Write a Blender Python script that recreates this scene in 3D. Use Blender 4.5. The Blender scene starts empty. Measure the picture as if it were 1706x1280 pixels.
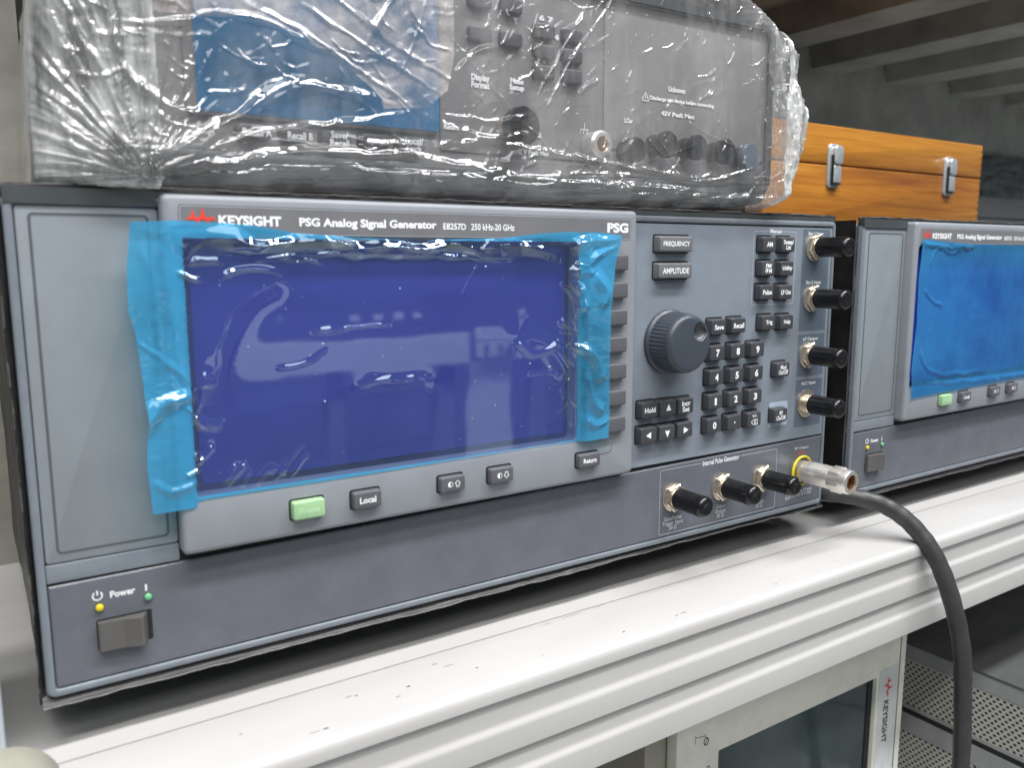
import bpy, bmesh, math, random
import numpy as np
from mathutils import Vector, Matrix
random.seed(7); rng = np.random.default_rng(11)
SC = bpy.context.scene
COL = SC.collection
S = 0.001   # everything below is written in millimetres

# ------------------------------------------------------------------ camera, world, lamps, exposure
cam_d = bpy.data.cameras.new('camera'); cam = bpy.data.objects.new('camera', cam_d); COL.objects.link(cam)
SC.camera = cam
cam_d.sensor_fit = 'HORIZONTAL'; cam_d.sensor_width = 36.0; cam_d.lens = 29.174
cam_d.clip_start = 0.01; cam_d.clip_end = 30.0
_r = Vector((0.83611517, -0.54854959, -0.00218181)); _d = Vector((-0.08443848, -0.12477157, -0.98858596)); _f = Vector((0.5420162, 0.82675595, -0.1506421))
_m = Matrix((( _r.x, -_d.x, -_f.x), (_r.y, -_d.y, -_f.y), (_r.z, -_d.z, -_f.z))).to_4x4()
_m.translation = Vector((-12.255, -317.813, 154.193)) * S
cam.matrix_world = _m
cam_d.dof.use_dof = True; cam_d.dof.focus_distance = 0.44; cam_d.dof.aperture_fstop = 13.0

W = bpy.data.worlds.new('World'); SC.world = W; W.use_nodes = True
bg = W.node_tree.nodes['Background']; bg.inputs[0].default_value = (0.80, 0.90, 1.0, 1); bg.inputs[1].default_value = 0.17

def area(name, loc, target, sx, sy, power, color=(1, 0.97, 0.93), spread=180):
    d = bpy.data.lights.new(name, 'AREA'); d.shape = 'RECTANGLE'; d.size = sx * S; d.size_y = sy * S
    d.energy = power; d.color = color; d.spread = math.radians(spread)
    o = bpy.data.objects.new(name, d); COL.objects.link(o)
    o.location = Vector(loc) * S
    v = (Vector(target) - Vector(loc)).normalized()
    z = -v; x = Vector((1, 0, 0)); x = (x - z * x.dot(z)).normalized(); y = z.cross(x)
    o.rotation_euler = Matrix(((x.x, y.x, z.x), (x.y, y.y, z.y), (x.z, y.z, z.z))).to_euler()
    return o
area('tube_lamp', (-380, -800, 1330), (200, 0, 60), 1000, 150, 14.5)
area('tube_lamp', (900, -620, 1500), (400, 0, 60), 1300, 110, 10.0, (0.97, 0.98, 1.0))
area('aisle_fill', (600, -680, 1800), (600, -720, 0), 2200, 170, 56.0, (0.98, 0.98, 1.0))  # added unseen light that brightens the mirrored rack and the shelf top
area('rear_fill', (300, -2300, 1900), (300, 0, 100), 2600, 700, 17.5, (0.96, 0.98, 1.0))  # added broad fill light behind the camera, no fixture seen

SC.view_settings.view_transform = 'Standard'; SC.view_settings.look = 'None'
SC.view_settings.exposure = 0.0; SC.view_settings.gamma = 1.0; SC.view_settings.use_curve_mapping = False
SC.render.engine = 'CYCLES'
SC.cycles.transparent_max_bounces = 24; SC.cycles.max_bounces = 10
SC.cycles.caustics_reflective = False; SC.cycles.caustics_refractive = False

# ------------------------------------------------------------------ materials
def newmat(name):
    m = bpy.data.materials.new(name); m.use_nodes = True; nt = m.node_tree
    return m, nt, nt.nodes['Principled BSDF'], nt.nodes['Material Output']
def L(nt, a, b): nt.links.new(a, b)
def coords(nt, scale=(1, 1, 1)):
    tc = nt.nodes.new('ShaderNodeTexCoord'); mp = nt.nodes.new('ShaderNodeMapping'); mp.inputs['Scale'].default_value = scale
    L(nt, tc.outputs['Object'], mp.inputs['Vector']); return mp.outputs['Vector']
def noise(nt, vec, scale, detail=3, rough=0.5):
    n = nt.nodes.new('ShaderNodeTexNoise'); n.inputs['Scale'].default_value = scale; n.inputs['Detail'].default_value = detail
    n.inputs['Roughness'].default_value = rough; L(nt, vec, n.inputs['Vector']); return n.outputs['Fac']
def ramp(nt, fac, stops):
    r = nt.nodes.new('ShaderNodeValToRGB'); e = r.color_ramp.elements
    while len(e) < len(stops): e.new(0.5)
    for k, (p, c) in enumerate(stops):
        e[k].position = p; e[k].color = (c[0], c[1], c[2], 1) if isinstance(c, tuple) else (c, c, c, 1)
    L(nt, fac, r.inputs['Fac']); return r.outputs['Color']
def bump(nt, h, strength, dist):
    b = nt.nodes.new('ShaderNodeBump'); b.inputs['Strength'].default_value = strength; b.inputs['Distance'].default_value = dist * S
    L(nt, h, b.inputs['Height']); return b.outputs['Normal']
def simple(name, col, rough=0.5, metal=0.0, var=0.08, vscale=60, grain=0.0, gscale=2500, spec=0.5, coat=0.0):
    m, nt, p, out = newmat(name)
    v = coords(nt)
    n = noise(nt, v, vscale, 4, 0.6)
    lo = tuple(c * (1 - var) for c in col); hi = tuple(min(1, c * (1 + var)) for c in col)
    L(nt, ramp(nt, n, [(0.3, lo), (0.7, hi)]), p.inputs['Base Color'])
    p.inputs['Metallic'].default_value = metal
    L(nt, ramp(nt, noise(nt, v, vscale * 0.35 + 8, 5, 0.65), [(0.32, rough * 0.82), (0.68, min(1, rough * 1.22))]), p.inputs['Roughness'])
    p.inputs['Specular IOR Level'].default_value = spec; p.inputs['Coat Weight'].default_value = coat
    if grain:
        L(nt, bump(nt, noise(nt, v, gscale, 2), grain, 0.12), p.inputs['Normal'])
    return m
M = {}
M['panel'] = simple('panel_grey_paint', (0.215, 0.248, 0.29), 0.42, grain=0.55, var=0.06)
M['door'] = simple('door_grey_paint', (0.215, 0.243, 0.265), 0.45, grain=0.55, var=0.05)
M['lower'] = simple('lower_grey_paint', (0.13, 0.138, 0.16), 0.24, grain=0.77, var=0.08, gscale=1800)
M['bezel'] = simple('bezel_grey_plastic', (0.255, 0.272, 0.30), 0.42, grain=0.66, var=0.05)
M['strip'] = simple('brand_strip_grey', (0.175, 0.175, 0.185), 0.40, grain=0.1)
M['patch'] = simple('slate_patch_print', (0.115, 0.145, 0.185), 0.40, grain=0.2)
M['rim'] = simple('rim_light_grey', (0.185, 0.21, 0.24), 0.40, grain=0.3, vscale=120)
M['topdark'] = simple('dark_trim_grey', (0.055, 0.063, 0.065), 0.45, grain=0.3)
M['gap'] = simple('gap_dark', (0.012, 0.013, 0.015), 0.6)
M['groove'] = simple('groove_grey', (0.085, 0.09, 0.098), 0.5)
M['paleline'] = simple('pale_printed_line', (0.42, 0.46, 0.50), 0.4)
M['key'] = simple('key_charcoal_rubber', (0.052, 0.055, 0.062), 0.42, grain=0.3, var=0.1)
M['key2'] = simple('key_mid_grey_rubber', (0.105, 0.106, 0.118), 0.42, grain=0.3, var=0.06)
M['keylight'] = simple('key_pale_grey_rubber', (0.15, 0.152, 0.158), 0.42, grain=0.3)
M['keygreen'] = simple('key_green_rubber', (0.33, 0.53, 0.29), 0.42, grain=0.2)
M['knob'] = simple('knob_slate_rubber', (0.050, 0.062, 0.080), 0.38, grain=0.25)
M['knobd'] = simple('knob_dimple', (0.10, 0.11, 0.125), 0.3)
M['ink'] = simple('white_ink', (0.88, 0.89, 0.90), 0.5, var=0.04)
M['inkdull'] = simple('dull_white_ink', (0.62, 0.64, 0.66), 0.5, var=0.15, vscale=900)
M['inkred'] = simple('red_ink', (0.85, 0.055, 0.035), 0.45, var=0.05)
M['inkdark'] = simple('dark_ink', (0.03, 0.03, 0.035), 0.5)
M['inkgreenpale'] = simple('pale_green_ink', (0.45, 0.68, 0.42), 0.5)
M['rfpatch'] = simple('pale_blue_print', (0.42, 0.49, 0.60), 0.45)
M['rocker'] = simple('rocker_brown_grey', (0.11, 0.106, 0.10), 0.38, grain=0.25)
M['ledy'] = simple('led_yellow', (0.72, 0.56, 0.02), 0.25)
M['ledg'] = simple('led_green', (0.16, 0.45, 0.24), 0.25)
M['brass'] = simple('connector_nickel', (0.72, 0.64, 0.53), 0.27, metal=0.9, vscale=400)
M['steel'] = simple('brushed_steel', (0.82, 0.78, 0.73), 0.36, metal=0.85, vscale=300)
M['bore'] = simple('connector_bore', (0.35, 0.20, 0.10), 0.35, metal=0.8)
M['cap'] = simple('black_vinyl_cap', (0.008, 0.008, 0.009), 0.22, var=0.3, vscale=200)
M['yellow'] = simple('yellow_ring_plastic', (0.85, 0.68, 0.02), 0.35)
M['housing'] = simple('housing_black', (0.020, 0.020, 0.022), 0.5)
M['cable'] = simple('cable_rubber', (0.045, 0.044, 0.045), 0.42, var=0.25, vscale=90, grain=0.3, gscale=700)
M['topkey'] = simple('top_key_grey', (0.075, 0.075, 0.08), 0.45)
M['topface'] = simple('top_instrument_grey', (0.20, 0.198, 0.20), 0.45, grain=0.2)
M['topmod'] = simple('top_module_grey', (0.235, 0.225, 0.22), 0.45, grain=0.2)
M['bumper'] = simple('bumper_dark_rubber', (0.045, 0.05, 0.053), 0.5, grain=0.4)
M['beige'] = simple('beige_plastic', (0.36, 0.345, 0.28), 0.5, grain=0.2)
M['creamcase'] = simple('cream_case_paint', (0.86, 0.85, 0.76), 0.5, grain=0.3)
M['silverstrip'] = simple('silver_grey_strip', (0.72, 0.74, 0.74), 0.35)
M['wallbeige'] = simple('beige_upright_paint', (0.27, 0.262, 0.23), 0.6, grain=0.5, var=0.15)
M['darkshelf'] = simple('dark_shelf_steel', (0.30, 0.31, 0.29), 0.5, var=0.3, vscale=12)
M['wall'] = simple('dark_back_wall', (0.13, 0.15, 0.15), 0.6, var=0.25, vscale=6)
M['greycase2'] = simple('mid_grey_case', (0.30, 0.31, 0.32), 0.5)
M['rackgrey'] = simple('rack_pale_grey', (0.92, 0.93, 0.93), 0.4)
M['greycase'] = simple('grey_case', (0.085, 0.09, 0.085), 0.5)
M['palecase'] = simple('pale_blue_case', (0.50, 0.56, 0.60), 0.45, grain=0.3)
M['latch'] = simple('latch_zinc', (0.60, 0.65, 0.66), 0.36, metal=0.65, vscale=500)
M['glassdark'] = simple('dark_lcd_glass', (0.060, 0.085, 0.092), 0.12, var=0.4, vscale=15)

def mat_shelf():
    m, nt, p, out = newmat('white_shelf_paint')
    v = coords(nt, (0.25, 1, 1)); n = noise(nt, v, 30, 5, 0.6)
    c1 = ramp(nt, n, [(0.3, (0.50, 0.49, 0.475)), (0.75, (0.56, 0.55, 0.535))])
    v2 = coords(nt, (0.6, 1.6, 1.6)); n2 = noise(nt, v2, 420, 6, 0.75)
    spots = ramp(nt, n2, [(0.685, 0.0), (0.74, 0.8)])
    mx = nt.nodes.new('ShaderNodeMix'); mx.data_type = 'RGBA'
    L(nt, spots, mx.inputs[0]); L(nt, c1, mx.inputs[6]); mx.inputs[7].default_value = (0.30, 0.28, 0.25, 1)
    L(nt, mx.outputs[2], p.inputs['Base Color']); p.inputs['Roughness'].default_value = 0.38
    L(nt, bump(nt, noise(nt, coords(nt), 900, 2), 0.15, 0.15), p.inputs['Normal'])
    return m
M['shelf'] = mat_shelf(); M['floor'] = simple('pale_floor', (0.45, 0.45, 0.43), 0.5, vscale=3)
def mat_wood():
    m, nt, p, out = newmat('varnished_wood')
    v = coords(nt, (0.09, 1.0, 1.0)); n = noise(nt, v, 28, 6, 0.6)
    v3 = coords(nt, (0.03, 1.0, 1.0)); n3 = noise(nt, v3, 420, 5, 0.7)
    a = ramp(nt, n, [(0.30, (0.24, 0.080, 0.012)), (0.44, (0.38, 0.145, 0.016)), (0.56, (0.48, 0.205, 0.022)), (0.75, (0.54, 0.26, 0.035))])
    b = ramp(nt, n3, [(0.35, (0.62, 0.50, 0.42)), (0.60, (1, 1, 1))])
    mx = nt.nodes.new('ShaderNodeMix'); mx.data_type = 'RGBA'; mx.blend_type = 'MULTIPLY'; mx.inputs[0].default_value = 0.8
    L(nt, a, mx.inputs[6]); L(nt, b, mx.inputs[7]); mx.inputs[0].default_value = 0.7; L(nt, mx.outputs[2], p.inputs['Base Color'])
    p.inputs['Roughness'].default_value = 0.38; p.inputs['Coat Weight'].default_value = 0.25
    return m
M['wood'] = mat_wood()
def mat_perf():
    m, nt, p, out = newmat('perforated_cream_steel')
    tc = nt.nodes.new('ShaderNodeTexCoord'); sx = nt.nodes.new('ShaderNodeSeparateXYZ'); L(nt, tc.outputs['Object'], sx.inputs[0])
    def mth(op, a, b=None, c=None):
        q = nt.nodes.new('ShaderNodeMath'); q.operation = op
        for k, x in enumerate((a, b, c)):
            if x is None: continue
            if isinstance(x, (int, float)): q.inputs[k].default_value = x
            else: L(nt, x, q.inputs[k])
        return q.outputs[0]
    u = mth('MULTIPLY', sx.outputs['Y'], 1000 / 5.0); w = mth('MULTIPLY', sx.outputs['Z'], 1000 / 3.0)
    row = mth('FLOOR', w); odd = mth('MULTIPLY', mth('MODULO', mth('ABSOLUTE', row), 2.0), 0.5)
    fu = mth('SUBTRACT', mth('FRACT', mth('ADD', u, odd)), 0.5); fw = mth('MULTIPLY', mth('SUBTRACT', mth('FRACT', w), 0.5), 0.75)
    d = mth('SQRT', mth('ADD', mth('MULTIPLY', fu, fu), mth('MULTIPLY', fw, fw)))
    col = ramp(nt, d, [(0.22, (0.016, 0.017, 0.016)), (0.30, (0.46, 0.46, 0.42))])
    L(nt, col, p.inputs['Base Color']); p.inputs['Roughness'].default_value = 0.5
    return m
M['perf'] = mat_perf()

def mat_sheet(name, tint, diff, mixd, ior, rough, bscale, bstr, hazen=None, bdist=0.4, coord_scale=(1, 1, 1), gloss=(1, 1, 1)):
    """thin clear film: tinted transparency + a little scatter + fresnel gloss"""
    m, nt, p, out = newmat(name); nt.nodes.remove(p)
    v = coords(nt, coord_scale)
    tr = nt.nodes.new('ShaderNodeBsdfTransparent'); tr.inputs[0].default_value = (*tint, 1)
    df = nt.nodes.new('ShaderNodeBsdfDiffuse'); df.inputs[0].default_value = (*diff, 1)
    tl = nt.nodes.new('ShaderNodeBsdfTranslucent'); tl.inputs[0].default_value = (*diff, 1)
    a = nt.nodes.new('ShaderNodeMixShader'); a.inputs[0].default_value = 0.35; L(nt, df.outputs[0], a.inputs[1]); L(nt, tl.outputs[0], a.inputs[2])
    b = nt.nodes.new('ShaderNodeMixShader'); L(nt, tr.outputs[0], b.inputs[1]); L(nt, a.outputs[0], b.inputs[2])
    if hazen:
        n = noise(nt, v, hazen[0], 5, 0.65); c = ramp(nt, n, [(hazen[1], mixd * 0.45), (hazen[2], mixd * 1.9)]); L(nt, c, b.inputs[0])
    else: b.inputs[0].default_value = mixd
    lw = nt.nodes.new('ShaderNodeLayerWeight'); lw.inputs['Blend'].default_value = 0.5
    pw = nt.nodes.new('ShaderNodeMath'); pw.operation = 'POWER'; L(nt, lw.outputs['Facing'], pw.inputs[0]); pw.inputs[1].default_value = 5.0
    f0 = ((ior - 1) / (ior + 1)) ** 2
    fr = nt.nodes.new('ShaderNodeMath'); fr.operation = 'MULTIPLY_ADD'; L(nt, pw.outputs[0], fr.inputs[0]); fr.inputs[1].default_value = 1 - f0; fr.inputs[2].default_value = f0
    gl = nt.nodes.new('ShaderNodeBsdfGlossy'); gl.inputs['Roughness'].default_value = rough; gl.inputs[0].default_value = (*gloss, 1)
    if bstr:
        nn = bump(nt, noise(nt, coords(nt), bscale, 4, 0.6), bstr, bdist); L(nt, nn, gl.inputs['Normal']); L(nt, nn, lw.inputs['Normal'])
    c = nt.nodes.new('ShaderNodeMixShader'); L(nt, fr.outputs[0], c.inputs[0]); L(nt, b.outputs[0], c.inputs[1]); L(nt, gl.outputs[0], c.inputs[2])
    L(nt, c.outputs[0], out.inputs['Surface']); return m
M['film'] = mat_sheet('blue_film', (0.72, 0.82, 1.0), (0.10, 0.15, 0.55), 0.22, 2.65, 0.035, 30, 0.0, (10, 0.3, 0.75), gloss=(0.78, 0.95, 1.0))
M['filmflap'] = mat_sheet('blue_film_loose_edge', (0.30, 0.86, 1.0), (0.10, 0.56, 1.0), 0.46, 1.9, 0.05, 60, 0.03, (12, 0.30, 0.75), gloss=(0.8, 1.0, 1.0))
M['film2'] = mat_sheet('bright_blue_film', (0.22, 0.62, 0.97), (0.06, 0.38, 0.78), 0.48, 1.6, 0.05, 60, 0.05, (9, 0.30, 0.75))
M['bag'] = mat_sheet('clear_stretch_wrap', (0.985, 0.985, 0.985), (0.97, 0.96, 0.955), 0.115, 2.0, 0.085, 420, 0.05, (1, 0.44, 0.66), 0.3, (40, 40, 9))
M['baghaze'] = mat_sheet('bunched_stretch_wrap', (0.95, 0.96, 0.965), (0.97, 0.98, 0.97), 0.50, 1.9, 0.08, 350, 0.10, (1, 0.42, 0.66), 0.4, (70, 70, 14))
M['bagreflect'] = mat_sheet('wrap_painted_reflection', (0.95, 0.95, 0.95), (0.80, 0.73, 0.70), 0.40, 1.9, 0.08, 300, 0.06, (1, 0.36, 0.66), 0.5, (60, 60, 60))  # milky pinkish haze painted in for a lattice reflected by the wrap
M['skin'] = simple('black_wrap_film', (0.018, 0.017, 0.017), 0.45, var=0.4, vscale=90)
M['skinedge'] = simple('torn_film_edge', (0.14, 0.135, 0.13), 0.45, var=0.5, vscale=500)
M['darksheet'] = simple('dark_plastic_sheet', (0.075, 0.09, 0.095), 0.3, var=0.4, vscale=20)

def mat_screen():
    m, nt, p, out = newmat('indigo_lcd_glass')
    v = coords(nt); n = noise(nt, v, 8, 3)
    L(nt, ramp(nt, n, [(0.3, (0.060, 0.055, 0.31)), (0.7, (0.072, 0.066, 0.35))]), p.inputs['Base Color'])
    p.inputs['Roughness'].default_value = 0.03; p.inputs['Specular IOR Level'].default_value = 0.6
    p.inputs['Specular Tint'].default_value = (0.75, 0.85, 1, 1)
    return m
M['screen'] = mat_screen()

# ------------------------------------------------------------------ mesh helpers
class MB:
    def __init__(s): s.v = []; s.f = []; s.m = []; s.mats = []
    def mi(s, m):
        m = M[m] if isinstance(m, str) else m
        if m not in s.mats: s.mats.append(m)
        return s.mats.index(m)
    def add(s, vs, fs, m):
        o = len(s.v); k = s.mi(m)
        s.v += [tuple(map(float, q)) for q in vs]; s.f += [tuple(o + i for i in f) for f in fs]; s.m += [k] * len(fs); return s
    def loft(s, loops, m, cap0=False, cap1=True, closed=True):
        n = len(loops[0]); vs = [p for l in loops for p in l]; fs = []
        for i in range(len(loops) - 1):
            for j in range(n if closed else n - 1):
                k = (j + 1) % n; fs.append((i * n + j, i * n + k, (i + 1) * n + k, (i + 1) * n + j))
        if cap0: fs.append(tuple(range(n - 1, -1, -1)))
        if cap1: fs.append(tuple((len(loops) - 1) * n + j for j in range(n)))
        return s.add(vs, fs, m)
    def box(s, x0, x1, y0, y1, z0, z1, m):
        vs = [(x, y, z) for x in (x0, x1) for y in (y0, y1) for z in (z0, z1)]
        return s.add(vs, [(0, 1, 3, 2), (4, 6, 7, 5), (0, 4, 5, 1), (2, 3, 7, 6), (0, 2, 6, 4), (1, 5, 7, 3)], m)
    def build(s, name, parent=None, angle=38, smooth=True, label=None):
        me = bpy.data.meshes.new(name); me.from_pydata([(x * S, y * S, z * S) for x, y, z in s.v], [], s.f)
        for m in s.mats: me.materials.append(m)
        me.polygons.foreach_set('material_index', s.m)
        bm = bmesh.new(); bm.from_mesh(me)
        bm.to_mesh(me); bm.free()
        if smooth:
            me.polygons.foreach_set('use_smooth', [True] * len(me.polygons)); me.set_sharp_from_angle(angle=math.radians(angle))
        me.update()
        o = bpy.data.objects.new(name, me); COL.objects.link(o)
        if parent: o.parent = parent
        if label: o['label'] = label
        return o
def fixn(o):
    bm = bmesh.new(); bm.from_mesh(o.data); bmesh.ops.recalc_face_normals(bm, faces=bm.faces); bm.to_mesh(o.data); bm.free(); return o
def rr(x0, x1, z0, z1, r, y, n=4):
    """rounded rectangle loop in the xz plane at depth y"""
    P = []
    for cx, cz, a0 in ((x1 - r, z0 + r, -90), (x1 - r, z1 - r, 0), (x0 + r, z1 - r, 90), (x0 + r, z0 + r, 180)):
        for k in range(n + 1):
            a = math.radians(a0 + 90 * k / n); P.append((cx + r * math.cos(a), y, cz + r * math.sin(a)))
    return P
def slab(b, x0, x1, z0, z1, yb, yf, m, r=1.0, ch=0.5, taper=0.0):
    """block standing proud of the panel: front at yf (< yb), rounded front edge"""
    t = taper; L_ = [rr(x0, x1, z0, z1, r, yb)]
    x0, x1, z0, z1 = x0 + t, x1 - t, z0 + t, z1 - t
    for k in range(4):
        a = math.pi / 2 * k / 3; d = ch * (1 - math.cos(a)); yy = yf + ch * (1 - math.sin(a))
        L_.append(rr(x0 + d, x1 - d, z0 + d, z1 - d, max(r - d * 0.6, 0.15), yy))
    return b.loft(L_, m)
def ring(b, o, i, yb, yf, m, ro=2, ri=2, ch=0.6, yin=None):
    """rectangular frame with a window; o, i = (x0,x1,z0,z1)"""
    yin = yb if yin is None else yin; L_ = [rr(*o, ro, yb)]
    for k in range(4):
        a = math.pi / 2 * k / 3; d = ch * (1 - math.cos(a)); L_.append(rr(o[0] + d, o[1] - d, o[2] + d, o[3] - d, max(ro - d * .5, .2), yf + ch * (1 - math.sin(a))))
    for k in range(4):
        a = math.pi / 2 * k / 3; d = ch * (1 - math.sin(a)); L_.append(rr(i[0] - d, i[1] + d, i[2] - d, i[3] + d, ri + d * .5, yf + ch * (1 - math.cos(a))))
    L_.append(rr(*i, ri, yin)); return b.loft(L_, m, cap1=False)
def outline(b, x0, x1, z0, z1, y, w, m, r=1.0):
    return b.loft([rr(x0, x1, z0, z1, r, y), rr(x0 + w, x1 - w, z0 + w, z1 - w, max(r - w, .05), y)], m, cap1=False)
def lathe(b, cx, cz, prof, m, n=28, cap1=True, hexa=False):
    """profile [(r, y)] turned about the y axis"""
    n = 6 if hexa else n
    return b.loft([[(cx + r * math.cos(2 * math.pi * k / n + (0.3 if hexa else 0)), y, cz + r * math.sin(2 * math.pi * k / n + (0.3 if hexa else 0))) for k in range(n)] for r, y in prof], m, cap1=cap1)
def catmull(pts, n=12):
    P = [np.array(p, float) for p in pts]; P = [2 * P[0] - P[1]] + P + [2 * P[-1] - P[-2]]; out = []
    for i in range(1, len(P) - 2):
        for k in range(n):
            t = k / n; a, bb, c, d = P[i - 1:i + 3]
            out.append(0.5 * ((2 * bb) + (c - a) * t + (2 * a - 5 * bb + 4 * c - d) * t * t + (3 * bb - a - 3 * c + d) * t ** 3))
    out.append(P[-2]); return out
def tube(b, pts, r, m, n=14, cap=True):
    pts = [np.array(p, float) for p in pts]; loops = []; up = np.array([0.3, 1, 0.2])
    for i, p in enumerate(pts):
        t = pts[min(i + 1, len(pts) - 1)] - pts[max(i - 1, 0)]; t /= np.linalg.norm(t) + 1e-9
        u = up - t * up.dot(t); u /= np.linalg.norm(u); w = np.cross(t, u); up = u
        rad = r[i] if hasattr(r, '__len__') else r
        loops.append([tuple(p + rad * (u * math.cos(2 * math.pi * k / n) + w * math.sin(2 * math.pi * k / n))) for k in range(n)])
    return b.loft(loops, m, cap0=cap, cap1=cap)
_tc = {}
def text_mesh(s, bold):
    if (s, bold) in _tc: return _tc[(s, bold)]
    c = bpy.data.curves.new('t', 'FONT'); c.body = s; c.size = 1; c.offset = bold; c.align_x = 'CENTER'; c.space_line = 0.85; c.resolution_u = 3
    o = bpy.data.objects.new('t', c); COL.objects.link(o); dg = bpy.context.evaluated_depsgraph_get(); dg.update()
    me = bpy.data.meshes.new_from_object(o.evaluated_get(dg)); v = np.array([tuple(q.co) for q in me.vertices]); f = [tuple(p.vertices) for p in me.polygons]
    bpy.data.objects.remove(o); bpy.data.meshes.remove(me); bpy.data.curves.remove(c)
    _tc[(s, bold)] = (v, f); return v, f
def text(b, s, x0, x1, z0, z1, y, m='ink', bold=0.018, rot=False):
    v, f = text_mesh(s, bold); a = v[:, :2].min(0); d = v[:, :2].max(0); q = (v[:, :2] - a) / (d - a)
    if rot: q = np.c_[q[:, 1], 1 - q[:, 0]]        # reads downward
    return b.add([(x0 + (x1 - x0) * u, y, z0 + (z1 - z0) * w) for u, w in q], f, m)
def poly(b, pts, y, m): return b.add([(x, y, z) for x, z in pts], [tuple(range(len(pts)))], m)
def line(b, pts, w, y, m):
    for (x0, z0), (x1, z1) in zip(pts[:-1], pts[1:]):
        d = np.array([x1 - x0, z1 - z0]); l = np.linalg.norm(d) + 1e-9; nn = np.array([-d[1], d[0]]) / l * w / 2
        poly(b, [(x0 - nn[0], z0 - nn[1]), (x1 - nn[0], z1 - nn[1]), (x1 + nn[0], z1 + nn[1]), (x0 + nn[0], z0 + nn[1])], y, m)
def empty(name, label, cat, loc=(0, 0, 0), group=None):
    o = bpy.data.objects.new(name, None); COL.objects.link(o); o.location = Vector(loc) * S; o.empty_display_size = 0.02
    o['label'] = label; o['category'] = cat
    if group: o['group'] = group
    return o
def tag(o, label=None, cat=None, group=None, kind=None):
    for k, v in (('label', label), ('category', cat), ('group', group), ('kind', kind)):
        if v: o[k] = v
    return o
def kids(o): return [c for c in bpy.data.objects if c.parent == o]
def copy_tree(o, parent=None):
    c = o.copy(); COL.objects.link(c); c.parent = parent
    for ch in kids(o): copy_tree(ch, c)
    return c
# numpy value noise
def vnoise(x, y, seed=0):
    g = np.random.default_rng(seed).random((257, 257)); xi = np.floor(x).astype(int); yi = np.floor(y).astype(int)
    fx = x - xi; fy = y - yi; fx = fx * fx * (3 - 2 * fx); fy = fy * fy * (3 - 2 * fy); xi %= 256; yi %= 256
    return (g[xi, yi] * (1 - fx) + g[xi + 1, yi] * fx) * (1 - fy) + (g[xi, yi + 1] * (1 - fx) + g[xi + 1, yi + 1] * fx) * fy
def fbm(x, y, seed=0, o=4):
    s = 0; a = 0.5
    for k in range(o): s = s + a * vnoise(x * 2 ** k + 17 * k + 50, y * 2 ** k + 31 * k + 50, seed + k); a *= 0.5
    return s
def seg_field(X, Z, pts, w, amp, pw=1.3, wv=1.0):
    """height of a crease along a polyline, sharp crest, tapering at its ends"""
    X0 = X; X = X + wv * w * (vnoise(X / (w * 3.2) + 9, Z / (w * 3.2), 301) - .5) * 2; Z = Z + wv * w * (vnoise(X0 / (w * 3.2), Z / (w * 3.2) + 7, 302) - .5) * 2
    best = np.full(X.shape, 1e9); tt = np.zeros(X.shape); P = np.array(catmull([(a, 0, c) for a, c in pts], 6))[:, [0, 2]]
    n = len(P)
    for i in range(n - 1):
        a = P[i]; d = P[i + 1] - a; l2 = d.dot(d) + 1e-9
        t = np.clip(((X - a[0]) * d[0] + (Z - a[1]) * d[1]) / l2, 0, 1); dx = X - a[0] - t * d[0]; dz = Z - a[1] - t * d[1]
        q = np.sqrt(dx * dx + dz * dz); k = q < best; best = np.where(k, q, best); tt = np.where(k, (i + t) / (n - 1), tt)
    env = np.clip(np.sin(np.pi * np.clip(tt * 0.96 + 0.02, 0, 1)) * 2.2, 0, 1)
    if pw == 0:      # folded: two flat facets meeting in a crest
        ww = w * (.55 + .9 * vnoise(X0 / 9 + 3, Z / 9, 303)); return amp * env * np.clip(1 - best / ww, 0, 1) * (.6 + .8 * vnoise(X0 / 5, Z / 5 + 5, 304))
    return amp * env * np.exp(-(best / w) ** pw)
def grid_mesh(name, X, Y, Z, mats, midx=None, parent=None, flip=False):
    nu, nv = X.shape; me = bpy.data.meshes.new(name); V = np.stack([X, Y, Z], -1).reshape(-1, 3) * S
    i, j = np.meshgrid(np.arange(nu - 1), np.arange(nv - 1), indexing='ij'); a = i * nv + j
    F = np.stack([a, a + nv, a + nv + 1, a + 1], -1).reshape(-1, 4)
    if flip: F = F[:, ::-1]
    me.vertices.add(len(V)); me.vertices.foreach_set('co', V.ravel()); me.loops.add(F.size); me.loops.foreach_set('vertex_index', F.ravel().astype(np.int32))
    me.polygons.add(len(F)); me.polygons.foreach_set('loop_start', (np.arange(len(F)) * 4).astype(np.int32)); me.polygons.foreach_set('loop_total', np.full(len(F), 4, np.int32))
    for m in mats: me.materials.append(m)
    if midx is not None: me.polygons.foreach_set('material_index', midx.reshape(-1).astype(np.int32))
    me.polygons.foreach_set('use_smooth', np.ones(len(F), bool)); me.update(calc_edges=True); me.validate()
    o = bpy.data.objects.new(name, me); COL.objects.link(o)
    if parent: o.parent = parent
    return o

# ------------------------------------------------------------------ setting: shelf deck, back wall
ZS = -22.0
b = MB(); b.box(-700, 2600, -4.6, 600, ZS - 3, ZS, 'shelf'); deck = tag(b.build('shelf_deck', smooth=False), kind='structure')
b = MB(); b.box(-1500, 4500, 640, 660, -900, 900, 'wall'); tag(b.build('back_wall', smooth=False), kind='structure')
b = MB(); b.box(-4000, 6000, -4000, 700, -905, -900, 'floor'); tag(b.build('floor', smooth=False), kind='structure')
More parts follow.
